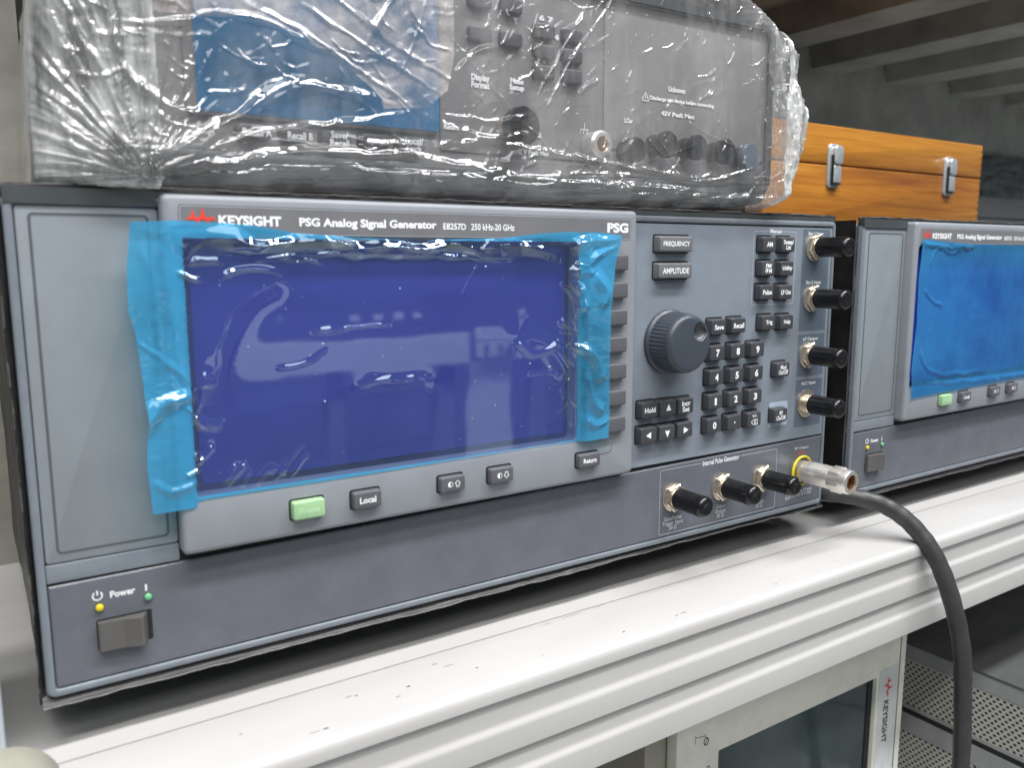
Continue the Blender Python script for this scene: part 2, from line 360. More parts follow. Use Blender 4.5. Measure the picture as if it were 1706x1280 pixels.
# white corrugated step beam in front of the deck
beam = empty('shelf_beam', 'long white painted steel shelf beam with stepped ribs under the grey instruments', 'shelf beam', (0, -5, ZS))
def fillet(pts, seg=4):
    out = []
    for i, (x, y, r) in enumerate(pts):
        p = np.array((x, y)); a = np.array(pts[i - 1][:2]) - p; c = np.array(pts[(i + 1) % len(pts)][:2]) - p
        if r == 0: out.append((x, y)); continue
        a = a / np.linalg.norm(a); c = c / np.linalg.norm(c); p0 = p + a * r; p1 = p + c * r
        for k in range(seg + 1): t = k / seg; out.append(tuple((1 - t) ** 2 * p0 + 2 * t * (1 - t) * p + t * t * p1))
    return out
prof = fillet([(-5.4, -4, 0), (-5.4, 0, .5), (-44.6, 0, 3.6), (-45.0, -7.4, .4), (-43.4, -8.3, .4), (-43.5, -18.9, 1.0), (-45.0, -21.4, 1.0), (-45.4, -31.8, .4), (-43.8, -32.7, .4), (-43.9, -41.4, 1.0), (-45.4, -43.8, 1.0), (-45.8, -56, .5), (-5.4, -56, 0)])
xs = np.linspace(-700, 2600, 60)
loops = [[(x, y + 5, z) for y, z in prof] for x in xs]
b = MB(); b.loft(loops, 'shelf', cap0=True, cap1=True); fixn(b.build('beam_profile', beam, angle=50))
def chip(b, x, y, z, L_, w, ax):
    n = 9; pts = []
    for k in range(n):
        a = 2 * math.pi * k / n; r = random.uniform(0.45, 1.0); pts.append((x + L_ * r * math.cos(a), w * r * math.sin(a)))
    if ax == 'top': b.add([(px, y + q, z) for px, q in pts], [tuple(range(n))], 'groove')
    else: b.add([(px, y, z + q) for px, q in pts], [tuple(range(n))], 'groove')
for x, y, l, w in [(128, -25, 1.6, .7), (104, -19, 2.2, .25), (107, -20, 1.0, .5), (121, -30, 1.6, .25), (146, -14, 2.0, .2), (88, -36, 1.5, .5), (84, -36, 3.5, .15), (160, -27, 1.0, .4), (236, -35.5, 1.2, .5), (270, -36, 1.4, .45), (275, -35.6, 3, .2), (344, -36.5, 1.1, .5),
                    (210, -8.5, 5, .12), (226, -7.4, 9, .14), (243, -6.6, 6, .10), (150, -18.5, 3.5, .15), (190, -34, .8, .3), (60, -22, .8, .3), (310, -30, .7, .25), (505, -24, 1.0, .25), (400, -33, .8, .3)]:
    b = MB(); chip(b, x, y, ZS + 0.12, l, w, 'top'); b.build('paint_chip', None, smooth=False).parent = beam
for o in [o for o in bpy.data.objects if o.name.startswith('paint_chip')]:
    o.location = (0, 5 * S, -ZS * S)

# upper shelf, seen from below
up = empty('upper_shelf', 'dark grey ribbed underside of the steel shelf above', 'shelf', (0, 0, 462))
b = MB(); b.box(-700, 3600, 100, 620, 0, 4, 'darkshelf'); b.build('shelf_plate', up, smooth=False)
for k in range(18):
    x = 125 + 184 * k; b = MB(); b.loft([[(x, y, 0), (x + 12, y, -34), (x + 78, y, -34), (x + 92, y, 0)] for y in (110, 505)], 'darkshelf', cap0=True); b.build('rib', up, smooth=False)
b = MB(); b.box(-700, 3600, 506, 560, -130, -1, 'darkshelf'); b.build('back_rail', up, smooth=False)

# beige upright behind on the left
b = MB(); b.box(-70, 24, 230, 262, ZS, 440, 'wallbeige'); o = b.build('shelf_upright', smooth=False)
tag(o, 'blurred beige upright post behind the wrapped instrument at the left edge', 'upright')

# ------------------------------------------------------------------ signal generator
def logo(b, x0, x1, z0, z1, y, m='inkred', rot=False):
    t = np.linspace(0, 1, 90); env = np.where(t < 0.5, 0.55 + 0.45 * np.sin(np.pi * t * 1.0), np.sin(np.pi * t)) ** 1.2
    peaks = [(0.0, 0), (0.07, .12), (0.13, 0), (0.22, .78), (0.30, 0), (0.395, -1.0), (0.47, 0), (0.58, 1.0), (0.67, 0), (0.76, -.45), (0.83, 0), (0.92, .22), (1.0, 0)]
    px_ = [p[0] for p in peaks]; pz_ = [p[1] for p in peaks]
    for i in range(1, len(peaks) - 1, 2):
        (a, _), (c, h), (d, _) = peaks[i - 1], peaks[i], peaks[i + 1]; pts = []
        for k in range(13):
            s = k / 12; pts.append((a + (d - a) * s, h * math.sin(math.pi * s) ** 1.5))
        base = 0.13 if h > 0 else -0.13
        q = pts + [(d, -base), (a, -base)]
        if rot: q = [(v, -u + 1) for u, v in q]; q = [((u + 1) / 2, w) for u, w in q]
        else: q = [(u, (w + 1) / 2) for u, w in q]
        poly(b, [(x0 + (x1 - x0) * u, z0 + (z1 - z0) * w) for u, w in q], y, m); y -= 0.004
G1 = 'signal generators side by side on the white shelf'
def signal_generator(label):
    R = empty('signal_generator', label, 'signal generator', (0, 0, 0), G1)
    # black housing
    b = MB(); b.box(1.5, 428.5, 6.5, 470, 1.5, 173.5, 'housing'); b.build('housing', R, smooth=False)
    # rim frame
    b = MB(); ring(b, (0, 430, 0, 175), (2.9, 427.4, 2.9, 171.9), 7, 0, 'rim', 3.0, 1.2, 0.9, yin=2); fixn(b.build('front_frame', R))
    b = MB(); b.box(2.5, 427.8, 2.0, 6.4, 2.5, 172.4, 'gap'); b.build('panel_backing', R, smooth=False)
    # dark trim above the door
    b = MB(); b.box(0.2, 46.6, -0.35, 3, 172.3, 177.6, 'topdark'); b.build('top_trim', R, smooth=False)
    b = MB(); b.box(46.7, 429.6, 1.0, 3, 175.1, 177.4, 'topdark'); b.build('top_edge', R, smooth=False)
    # left door with two nested outlines
    d = MB(); slab(d, 3.2, 46.9, 49.0, 171.7, 3, 0.5, 'door', 1.2, .4)
    outline(d, 6.8, 43.9, 52.0, 169.3, 0.46, 0.9, 'groove', 1.8); outline(d, 7.7, 43.0, 52.9, 168.4, 0.45, .25, 'door', 1.2); d.build('side_panel', R)
    # band under the door
    b = MB(); slab(b, 3.0, 46.9, 42.0, 48.6, 3, 0.3, 'rim', .5, .3); b.build('trim_band', R)
    # control panel on the right
    b = MB(); b.loft([[(265.0, 3, 45.2), (427.2, 3, 45.2), (427.2, 3, 171.2), (265.0, 3, 171.2)], [(265.0, .6, 45.2), (427.2, .6, 45.2), (427.2, .6, 171.2), (265.0, .6, 171.2)]], 'panel')
    b.build('control_panel', R, smooth=False)
    # lower panel, top edge rises very slightly
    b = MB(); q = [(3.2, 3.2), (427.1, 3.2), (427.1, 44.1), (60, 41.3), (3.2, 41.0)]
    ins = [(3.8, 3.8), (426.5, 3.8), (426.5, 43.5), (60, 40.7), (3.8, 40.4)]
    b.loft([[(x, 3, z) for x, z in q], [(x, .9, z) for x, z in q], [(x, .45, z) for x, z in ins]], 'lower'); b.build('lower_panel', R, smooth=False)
    # display bezel with window and a soft-key recess
    BY = -6.0
    bz = MB(); ring(bz, (47.2, 266.0, 45.0, 176.6), (53.0, 229.5, 66.8, 161.0), 4, BY, 'bezel', 2.2, 3.0, 2.0, yin=1.9); bezel = fixn(bz.build('display_bezel', R))
    # brand strip: recessed plate with pale outline
    st = MB(); outline(st, 52.6, 261.8, 162.6, 173.0, BY - 0.05, 0.32, 'groove', 1.2); outline(st, 52.95, 261.5, 162.8, 172.7, BY - 0.07, 0.25, 'paleline', 1.0)
    L0 = rr(53.2, 261.2, 163.05, 172.45, 0.9, BY - 0.09); st.loft([L0, [(x, y - 0.01, z) for x, y, z in L0]], 'strip'); strip = st.build('brand_strip', R, smooth=False)
    T = BY - 0.2
    t = MB(); logo(t, 55.2, 64.9, 164.6, 171.9, T); t.build('logo', strip, smooth=False)
    for s, x0, x1, z0, z1, bo in [('KEYSIGHT', 66.1, 89.0, 165.9, 169.6, .045), ('PSG Analog Signal Generator', 95.9, 154.6, 165.2, 169.4, .04), ('E8257D', 157.8, 168.8, 165.9, 168.6, .022), ('250 kHz-20 GHz', 171.3, 193.6, 165.9, 168.7, .02), ('PSG', 246.6, 259.8, 165.9, 170.6, .05)]:
        t = MB(); text(t, s, x0, x1, z0, z1, T, 'ink', bo); t.build('printed_text', strip, smooth=False)
    # screen glass
    b = MB(); slab(b, 52.4, 230.2, 66.2, 161.6, 3.5, 1.6, 'gap', 1, .1); b.build('display_surround', R)
    b = MB(); slab(b, 56.5, 227.0, 69.6, 158.4, 1.7, 1.1, 'screen', 2.5, .1); b.build('screen', R)
    # soft keys
    for k in range(7):
        z = 151.7 - 13.25 * k; b = MB(); slab(b, 232.0, 258.4, z - 3.95, z + 3.95, BY + 1, BY - 3.0, 'key2', .9, .7, .25); b.build('soft_key', R)
    b = MB(); line(b, [(243.0, 57.4), (250.2, 57.8), (251.6, 58.8), (251.9, 61.6)], .45, BY - .1, 'groove'); line(b, [(243.0, 57.0), (250.3, 57.3), (252.1, 58.5), (252.3, 61.6)], .3, BY - .1, 'paleline'); b.build('return_line', R, smooth=False)
    def key(x0, x1, z0, z1, yb, yf, m, legend, ink='ink', parent=R, lx=None, bold=.03, name='key', taper=.55, lh=None):
        b = MB(); slab(b, x0, x1, z0, z1, yb, yf, m, 1.0, .6, taper); k = b.build(name, parent)
        if legend:
            t = MB(); cx = (x0 + x1) / 2; cz = (z0 + z1) / 2; y = yf - 0.06
            if callable(legend): legend(t, cx, cz, y)
            else:
                lw, lhh = lx or (6, 2.6), lh; text(t, legend, cx - lw[0] / 2, cx + lw[0] / 2, cz - lw[1] / 2, cz + lw[1] / 2, y, ink, bold)
            t.build('legend', k, smooth=False)
        return k
    def slot(x0, x1, z0, z1, y):
        b = MB(); b.loft([rr(x0 - .7, x1 + .35, z0 - .5, z1 + .7, 1.2, y), rr(x0 - .65, x1 + .3, z0 - .45, z1 + .65, 1.1, y - .02)], 'gap'); b.build('key_slot', R, smooth=False)
    # keys in the bezel's lower rail
    lo = [(87.8, 101.2, 51.9, 59.6, 'keygreen', 'Preset', 'inkgreenpale', (8.6, 2.7)), (113.0, 125.6, 52.0, 59.4, 'key2', 'Local', 'ink', (7.2, 2.7)),
          (153.2, 165.6, 52.6, 59.7, 'key2', 'up', 'ink', None), (178.6, 191.2, 52.8, 60.0, 'key2', 'down', 'ink', None), (229.0, 242.3, 52.8, 59.8, 'key2', 'Return', 'ink', (8.0, 2.4))]
    def contrast(dirn):
        def f(t, cx, cz, y):
            n = 18; cx -= 1.4
            t.loft([[(cx + r * math.cos(2 * math.pi * k / n), y, cz + r * math.sin(2 * math.pi * k / n)) for k in range(n)] for r in (1.3, 1.05)], 'ink', cap1=False)
            poly(t, [(cx + 1.1 * math.cos(math.radians(a)), cz + 1.1 * math.sin(math.radians(a))) for a in range(90, 271, 15)], y - .01, 'ink')
            cx += 3.6; s = dirn; pts = [(0, 1.5), (1.4, .1), (.7, .1), (.7, -1.3), (-.7, -1.3), (-.7, .1), (-1.4, .1), (0, 1.5)]
            line(t, [(cx + px, cz + s * pz) for px, pz in pts], .35, y, 'ink')
        return f
    for x0, x1, z0, z1, m, s, ink, sz in lo:
        slot(x0, x1, z0, z1, BY - 0.03)
        key(x0, x1, z0, z1, BY + 1, BY - 3.0, m, contrast(1) if s == 'up' else contrast(-1) if s == 'down' else s, ink, lx=sz, taper=.2)
    # keypad keys
    PY = 0.6; KF = -3.6
    def kk(cx, cz, s, sz, m='key', w=12.2, h=9.2, bold=.03):
        slot(cx - w / 2, cx + w / 2, cz - h / 2, cz + h / 2, PY - .03); key(cx - w / 2, cx + w / 2, cz - h / 2, cz + h / 2, PY + .5, KF, m, s, lx=sz, bold=bold)
    for cx, cz, s, m in [(295.0, 160.9, 'FREQUENCY', 'keylight'), (294.9, 147.3, 'AMPLITUDE', 'keylight')]: kk(cx, cz, s, (18.5, 2.9), m, 24.5, 8.6, .02)
    for cx, cz, s, sz in [(366.4, 161.2, 'AM', (5, 2.6)), (382.4, 161.2, 'Sweep/\nList', (8.4, 5.6)), (366.3, 147.9, 'FM/\nΦM', (5.4, 5.4)), (382.3, 147.7, 'Utility', (8.4, 3)), (366.1, 134.6, 'Pulse', (7.4, 2.7)), (382.1, 134.3, 'LF Out', (8.4, 2.7)),
                          (368.7, 117.2, 'Trig', (5.6, 3)), (384.3, 116.9, 'Help', (5.8, 3.1)), (328.3, 116.6, 'Save', (7.0, 2.7)), (343.8, 116.8, 'Recall', (8.2, 2.8)), (383.1, 89.2, 'Mod\nOn/Off', (8.2, 5.6)), (382.9, 62.1, 'RF\nOn/Off', (8.2, 5.6)),
                          (279.3, 75.8, 'Hold', (7.4, 2.8)), (305.1, 75.4, 'Incr\nSet', (6.2, 6.0))]: kk(cx, cz, s, sz)
    for r_, row in enumerate(('789', '456', '123', '0.')):
        for c_, ch in enumerate(row): kk(327.9 + 16.1 * c_ - .2 * r_, 102.5 - 13.4 * r_, ch, (1.0, 1.0) if ch == '.' else (2.7 if ch != '1' else 1.6, 4.0), bold=.04)
    def back(t, cx, cz, y):
        text(t, '+/-', cx - 2, cx + 2, cz + 1.1, cz + 3.0, y, 'ink', .02); pts = [(-2.6, 0), (-1.0, 1.4), (2.4, 1.4), (2.4, -1.4), (-1.0, -1.4), (-2.6, 0)]
        line(t, [(cx + a, cz - 1.6 + c) for a, c in pts], .4, y, 'ink'); text(t, 'x', cx - .5, cx + 1.3, cz - 2.4, cz - .8, y, 'ink', .03)
    kk(359.8, 62.3, back, None)
    def tri(a):
        def f(t, cx, cz, y):
            poly(t, [(cx + 2.3 * math.cos(math.radians(a + k)) * (1 if k == 0 else .95), cz + 2.3 * math.sin(math.radians(a + k)) * (1 if k == 0 else .95)) for k in (0, 125, 235)], y, 'ink')
        return f
    kk(292.3, 75.6, tri(90), None); kk(279.0, 62.5, tri(180), None); kk(291.9, 62.3, tri(-90), None); kk(305.0, 62.4, tri(0), None)
    # printed frames and patches on the control panel
    b = MB(); outline(b, 357.6, 394.0, 127.2, 168.8, PY - .04, .4, 'paleline', 1.0); b.box(370.5, 381.5, PY - .06, PY - .05, 168.0, 169.6, 'panel'); text(b, 'Menus', 371.2, 380.8, 167.6, 170.0, PY - .1, 'ink', .02); b.build('menu_frame', R, smooth=False)
    b = MB(); slab(b, 377.2, 393.4, 54.9, 69.4, PY, PY - .08, 'rfpatch', .8, .05); b.build('rf_key_patch', R, smooth=False)
    for z0, z1 in ((110.2, 170.4), (82.8, 108.4), (52.0, 81.0)):
        b = MB(); slab(b, 400.2, 425.0, z0, z1, PY, PY - .06, 'patch', .8, .04); b.build('connector_patch', R, smooth=False)
    for s, z in (('Ext 1 Input', 167.6), ('Ext 2 Input', 139.0), ('LF Output', 105.2), ('ALC Input', 78.2)):
        b = MB(); text(b, s, 405.0, 418.6, z - 1.2, z + 1.3, PY - .12, 'ink', .02); b.build('printed_text', R, smooth=False)
    # rotary knob
    b = MB(); cx, cz = 294.5, 110.4; n = 96; loops = []
    for y, r, g in [(.5, 17.0, 0), (-1.2, 17.0, 0), (-1.8, 16.6, 0), (-2.4, 16.0, 1), (-12.6, 15.4, 1), (-13.4, 15.1, 0), (-14.6, 14.7, 0), (-15.6, 13.9, 0), (-16.0, 13.0, 0)]:
        loops.append([(cx + (r - (.55 if g and k % 2 else 0)) * math.cos(2 * math.pi * k / n), y, cz + (r - (.55 if g and k % 2 else 0)) * math.sin(2 * math.pi * k / n)) for k in range(n)])
    dx, dz = cx + 6.6, cz + 6.2; circ = lambda ax, az, r, y: [(ax + r * math.cos(2 * math.pi * k / n), y, az + r * math.sin(2 * math.pi * k / n)) for k in range(n)]
    loops.append(circ(cx, cz, 12.6, -16.05)); loops.append(circ(dx, dz, 5.0, -16.1)); b.loft(loops, 'knob', cap1=False); kn = b.build('rotary_knob', R, angle=30)
    b = MB(); b.loft([circ(dx, dz, 5.0, -16.1)] + [circ(dx, dz, 4.7 * math.cos(q), -15.9 + 2.9 * math.sin(q)) for q in (0, .25, .5, .75, 1.0, 1.25, 1.5)], 'knobd'); b.build('finger_dimple', kn, angle=60)
    # connectors
    def bnc(cx, cz, patch=False, tip=-24.5, droop=0.0):
        b = MB(); lathe(b, cx, cz, [(8.6 if patch else 8.0, PY), (8.6 if patch else 8.0, PY - .9), (7.4, PY - 1.2)], 'brass'); c = b.build('connector', R)
        if not patch:
            b = MB(); lathe(b, cx, cz, [(7.6, PY - 1.0), (8.0, PY - 1.4), (8.0, PY - 3.4), (7.4, PY - 4.0)], 'brass', hexa=True); b.build('hex_nut', c)
        pr = [(5.6, PY - .6)]
        for k in range(7): pr += [(5.6, PY - 3.8 - k * .9), (5.1, PY - 4.2 - k * .9)]
        b = MB(); lathe(b, cx, cz, pr, 'brass'); b.build('threaded_barrel', c)
        b = MB(); r = 5.75; pr = [(r + .1, -4.6), (r + .15, -5.2), (r, -6.0), (r, -18), (r + .1, tip + 4.5)]
        for k in range(6): a = math.pi / 2 * k / 5; pr.append((r - 2.6 + 2.6 * math.cos(a), tip + 2.6 - 2.6 * math.sin(a)))
        pr += [(2.4, tip + .15), (1.8, tip + .5), (.3, tip + .6)]
        lathe(b, cx, cz, pr, 'cap'); b.build('dust_cap', c); return c
    bnc(410.4, 159.9); bnc(410.4, 129.9); bnc(409.4, 95.9); bnc(410.3, 66.1, True)
    for cx in (301.2, 339.0, 372.6): bnc(cx, 25.0, tip=-25)
    # pulse generator frame + printed text
    LY = .45
    b = MB(); outline(b, 291.2, 385.9, 4.6, 41.0, LY - .05, .35, 'paleline', 1.0); b.box(322.0, 354.0, LY - .07, LY - .06, 40.2, 41.6, 'lower'); text(b, 'Internal Pulse Generator', 323.2, 352.8, 39.0, 42.0, LY - .12, 'ink', .02)
    b.build('pulse_frame', R, smooth=False)
    for s, x, z, w, h, m in [('Gate/Pulse/\nTrigger Input\n50 Ω', 301.5, 10.4, 15.5, 7.6, 'inkdull'), ('Video\nOutput\n50 Ω', 338.8, 10.6, 8.4, 7.6, 'inkdull'), ('Sync\nOutput\n50 Ω', 371.6, 10.8, 8.4, 7.6, 'inkdull'), ('RF Output', 408.6, 38.4, 13.0, 2.3, 'inkdull'), ('50 Ω', 408.0, 35.6, 5.0, 1.9, 'inkred'),
                             ('Reverse Power\n0.5 W, 0 V DC', 410.5, 10.2, 20.0, 4.8, 'inkdull')]:
        b = MB(); text(b, s, x - w / 2, x + w / 2, z - h / 2, z + h / 2, LY - .1, m, .01); b.build('printed_text', R, smooth=False)
    b = MB(); line(b, [(395.0, 7.9), (399.6, 7.9), (397.3, 12.2), (395.0, 7.9)], .45, LY - .1, 'inkdull'); line(b, [(397.3, 8.7), (397.3, 10.6)], .4, LY - .11, 'inkdull'); b.build('warning_triangle', R, smooth=False)
    # rf output: steel adapter with a yellow ring
    cx, cz = 408.0, 24.6
    b = MB(); lathe(b, cx, cz, [(6.4, .4), (6.4, -5), (6.9, -5.4), (6.9, -22), (6.7, -22.5)], 'steel', 40, cap1=False)
    lathe(b, cx, cz, [(6.7, -22.5), (7.2, -23), (7.2, -34), (6.6, -35.4), (4.6, -35.6), (4.4, -34.6)], 'steel', 40, cap1=False); rf = b.build('rf_connector', R)
    b = MB(); lathe(b, cx, cz, [(7.0, -22.6), (7.9, -23.2), (7.9, -30.0), (7.2, -31.0)], 'steel', hexa=True, cap1=False); b.build('hex_collar', rf)
    b = MB(); lathe(b, cx, cz, [(4.5, -35.2), (4.2, -31), (3.6, -30.8), (1.2, -30.7), (.9, -33), (.2, -33.1)], 'bore', 24); b.build('bore', rf)
    b = MB(); lp = []
    for k in range(41):
        a = math.radians(38 + 300 * k / 40); lp.append((cx + 8.7 * math.cos(a), -1.2, cz + 8.7 * math.sin(a)))
    tube(b, lp, 0.85, 'yellow', 8); b.build('colour_ring', rf)
    # power area
    b = MB(); rad = 1.55; c0, c1 = 18.3, 34.4; a = [(c0 + rad * math.cos(math.radians(q)), c1 + rad * math.sin(math.radians(q))) for q in range(125, 416, 15)]
    line(b, a, .5, LY - .1, 'ink'); line(b, [(c0, c1 + .2), (c0, c1 + 2.0)], .5, LY - .1, 'ink'); b.build('standby_symbol', R, smooth=False)
    b = MB(); text(b, 'Power', 22.4, 30.8, 32.6, 35.2, LY - .1, 'ink', .03); b.build('printed_text', R, smooth=False)
    b = MB(); line(b, [(34.5, 32.6), (34.5, 35.2)], .7, LY - .1, 'ink'); b.build('on_symbol', R, smooth=False)
    for x, z, m in ((18.7, 29.9, 'ledy'), (35.0, 30.2, 'ledg')):
        b = MB(); lathe(b, x, z, [(1.75, LY - .03), (1.72, LY - .06)], 'groove', 20); lathe(b, x, z, [(1.35, LY), (1.35, -.2), (1.05, -.6), (.5, -.8)], m, 20); b.build('indicator_light', R)
    b = MB(); slab(b, 17.2, 35.9, 13.6, 25.4, LY, LY - .05, 'gap', .5, .03)
    sw = b.build('power_switch', R, smooth=False)
    b = MB(); z0, z1 = 14.0, 24.7; pr = [(17.6, LY), (17.6, -1.6), (18.2, -2.0), (26.0, -2.6), (31.4, -4.8), (32.2, -4.4), (34.2, LY)]
    b.loft([[(x, y, z0) for x, y in pr], [(x, y, z1) for x, y in pr]], 'rocker', cap0=True, cap1=True); fixn(b.build('rocker', sw, smooth=False))
    # feet
    for x in (30, 400):
        for y in (60, 420): b = MB(); b.box(x - 12, x + 12, y - 12, y + 12, ZS, 1.5, 'housing'); b.build('foot', R, smooth=False)
    # ragged film that was cut away round the front
    n = 240; xs_ = np.linspace(-1.5, 431.5, n); e = -2.3 - 2.6 * fbm(xs_ / 34, xs_ * 0, 5) * np.clip(xs_ / 40, .6, 1) - .5 * fbm(xs_ / 3, xs_ * 0, 6) + 1.4 * np.clip((xs_ - 120) / 200, 0, 1)
    rows = [(3.0, 0.2 + e * 0), (1.5, -1.0 + e * 0), (.6, e + .45), (.1, e + .4), (0.0, e)]
    X = np.stack([xs_] * 5, 1); Yy = np.stack([np.full(n, r_[0]) for r_ in rows], 1); Yy[:, 2:] += 1.4 * fbm(xs_ / 9, xs_ * 0, 9)[:, None] - .8; Zz = np.stack([r_[1] for r_ in rows], 1)
    mi = np.zeros((n - 1, 4), int); mi[:, 3] = 1; grid_mesh('edge_film', X, Yy, Zz, [M['skin'], M['skinedge']], mi, R)
    e = 178.2 + .9 * fbm(xs_ / 30, xs_ * 0, 15) + .7 * fbm(xs_ / 3, xs_ * 0, 16) ** 2; X = np.stack([xs_] * 4, 1)
    Zz = np.stack([174.0 + 0 * e, e - .5, e - .1, e + .35], 1); Yy = np.stack([3.4 + 0 * e, 2.4 + 0 * e, 2.2 + fbm(xs_ / 6, xs_ * 0, 18), 2.6 + 0 * e], 1)
    mi = np.zeros((n - 1, 3), int); mi[:, 2] = 1; grid_mesh('edge_film', X, Yy, Zz, [M['skin'], M['skinedge']], mi, R)
    zs_ = np.linspace(-2.5, 178.5, n)
    for sx, base in ((-1, -.2), (1, 430.2)):
        e = base + sx * (.9 + 1.6 * fbm(zs_ / 30, zs_ * 0, 25 + sx) + .5 * fbm(zs_ / 3, zs_ * 0, 29)); Z_ = np.stack([zs_] * 4, 1)
        X = np.stack([base + 0 * e, (e + base) / 2, e, e + sx * .3], 1); Yy = np.stack([4 + 0 * e, 2.6 + 0 * e, 2.0 + fbm(zs_ / 5, zs_ * 0, 31), 2.4 + 0 * e], 1)
        mi = np.zeros((n - 1, 3), int); mi[:, 2] = (fbm(zs_[:-1] / 6, zs_[:-1] * 0, 40 + sx) > .5).astype(int); grid_mesh('edge_film', X, Yy, Z_, [M['skin'], M['skinedge']], mi, R)
    # black wrap over the sides
    for x in (-.4, 430.4):
        y_, z_ = np.meshgrid(np.linspace(5, 470, 60), np.linspace(-1, 177, 40), indexing='ij'); X = x + 1.3 * (fbm(y_ / 30, z_ / 18, 51) - .5) * (1 if x > 0 else -1)
        grid_mesh('side_wrap', X, y_, z_, [M['skin']], None, R)
    return R
g0 = signal_generator('large grey signal generator in the foreground with peeling translucent blue film over its screen')
g1 = copy_tree(g0); g1.location = Vector((457, 0, 0)) * S
g1['label'] = 'second grey signal generator further right, cut off by the photo edge'

# ------------------------------------------------------------------ blue protective films
def interp(pts, t, ax=0):
    a = np.array(pts); l = np.r_[0, np.cumsum(np.linalg.norm(np.diff(a, axis=0), axis=1))]; l /= l[-1]
    return np.interp(t, l, a[:, 0]), np.interp(t, l, a[:, 1])
def coons(top, bot, left, right, nu, nv):
    u = np.linspace(0, 1, nu); v = np.linspace(0, 1, nv); tx, tz = interp(top, u); bx_, bz_ = interp(bot, u); lx, lz = interp(left[::-1], v); rx, rz = interp(right[::-1], v)
    U, V = np.meshgrid(u, v, indexing='ij')
    def c(t, b_, l, r): return (1 - V) * b_[:, None] + V * t[:, None] + (1 - U) * l[None] + U * r[None] - ((1 - U) * (1 - V) * b_[0] + U * (1 - V) * b_[-1] + (1 - U) * V * t[0] + U * V * t[-1])
    return U, V, c(tx, bx_, lx, rx), c(tz, bz_, lz, rz)
top = [(36.7, 166.4), (50.6, 167.3), (65.4, 166.8), (77.5, 166.2), (88.6, 164.6), (95.4, 163.4), (109.7, 162.7), (124.7, 161.9), (145.9, 161.4), (186.9, 162.6), (206.2, 164.9), (223.1, 166.0), (240.8, 165.7), (252.7, 164.4)]
bot = [(37.7, 63.0), (52.7, 63.1), (53.5, 65.4), (56.5, 65.8), (116.5, 65.9), (206.5, 66.8), (237.0, 66.2), (246.4, 66.5)]
left = [(36.7, 166.4), (34.6, 150.3), (34.2, 136.1), (36.1, 127.7), (37.3, 110.9), (38.1, 98.0), (36.8, 80.8), (37.7, 63.0)]
right = [(252.7, 164.4), (249.2, 151.0), (246.7, 128.1), (246.4, 104.8), (246.9, 78.0), (246.4, 66.5)]
U, V, X, Z = coons(top, bot, left, right, 520, 300)
FC = [([(50, 160.0), (95.3, 159.6), (145.9, 158.4), (190.1, 158.8), (219, 155.8)], 4.2, 2.2), ([(225, 158), (236, 162), (250, 162)], 3.0, 1.6), ([(75, 153.5), (109.5, 156.0), (145.8, 155.0), (193.2, 153.6)], 1.6, .5),
      ([(64.8, 146.8), (72.4, 150.2), (81.2, 150.6), (88, 148.2)], 2.6, 1.3), ([(86, 146), (76.3, 141.1), (67.2, 132.6), (62.7, 119.7), (60.0, 106)], 2.2, .5),
      ([(99.8, 126.4), (113.4, 126.3), (131.6, 127.6)], 1.7, 1.0), ([(85.1, 112.6), (95.7, 114.1), (104.4, 118.2)], 1.6, 1.0), ([(117.7, 103.0), (131.0, 104.3), (150.4, 103.6)], 2.6, 1.3), ([(174.6, 152.8), (169, 145), (165.5, 138.8)], 1.0, .25),
      ([(221.6, 144.3), (228.9, 136.5), (231.2, 127.9)], 4.2, 2.4), ([(236, 146), (243, 138), (241, 130)], 3.6, 1.7), ([(225.4, 117.6), (206.4, 110.4), (193.2, 116.7)], 2.0, .9), ([(221.6, 144.3), (235.6, 153.9), (250, 160.6)], 2.6, 1.3),
      ([(226, 114.0), (236.3, 106.5), (240.4, 93.7)], 4.0, 2.1), ([(231, 100), (236, 86), (243, 80)], 3.4, 1.6), ([(84.4, 71.6), (91.9, 80.1), (94.4, 81.7)], 1.2, .5), ([(35.1, 90.6), (41.6, 99.7), (54.0, 105.0)], 4.6, 2.5), ([(54.7, 98.4), (58.7, 113.4)], 1.8, .9), ([(201.4, 101.0), (216.7, 100.6)], 1.4, .8),
      ([(40, 160), (44, 130), (43, 112)], 2.6, .55), ([(47, 150), (49, 120), (51, 108)], 2.2, .4), ([(36, 126), (44, 119), (52, 110)], 1.4, .5), ([(215, 120), (222, 108), (228, 104)], 1.6, .8), ([(220, 92), (224, 84), (226, 74)], 1.6, .6), ([(38, 75), (44, 70), (53, 72)], 2.2, .7), ([(232, 78), (238, 74), (246, 76)], 2.6, 1.0)]
H = np.zeros_like(X)
for pts, w, a in FC: H += seg_field(X, Z, pts, w * (.75 if 58 < pts[0][0] < 215 and pts[0][1] < 153 else 1), a * (.5 if 58 < pts[0][0] < 215 and pts[0][1] < 153 else 1), 0, .35)
r1 = random.Random(21)
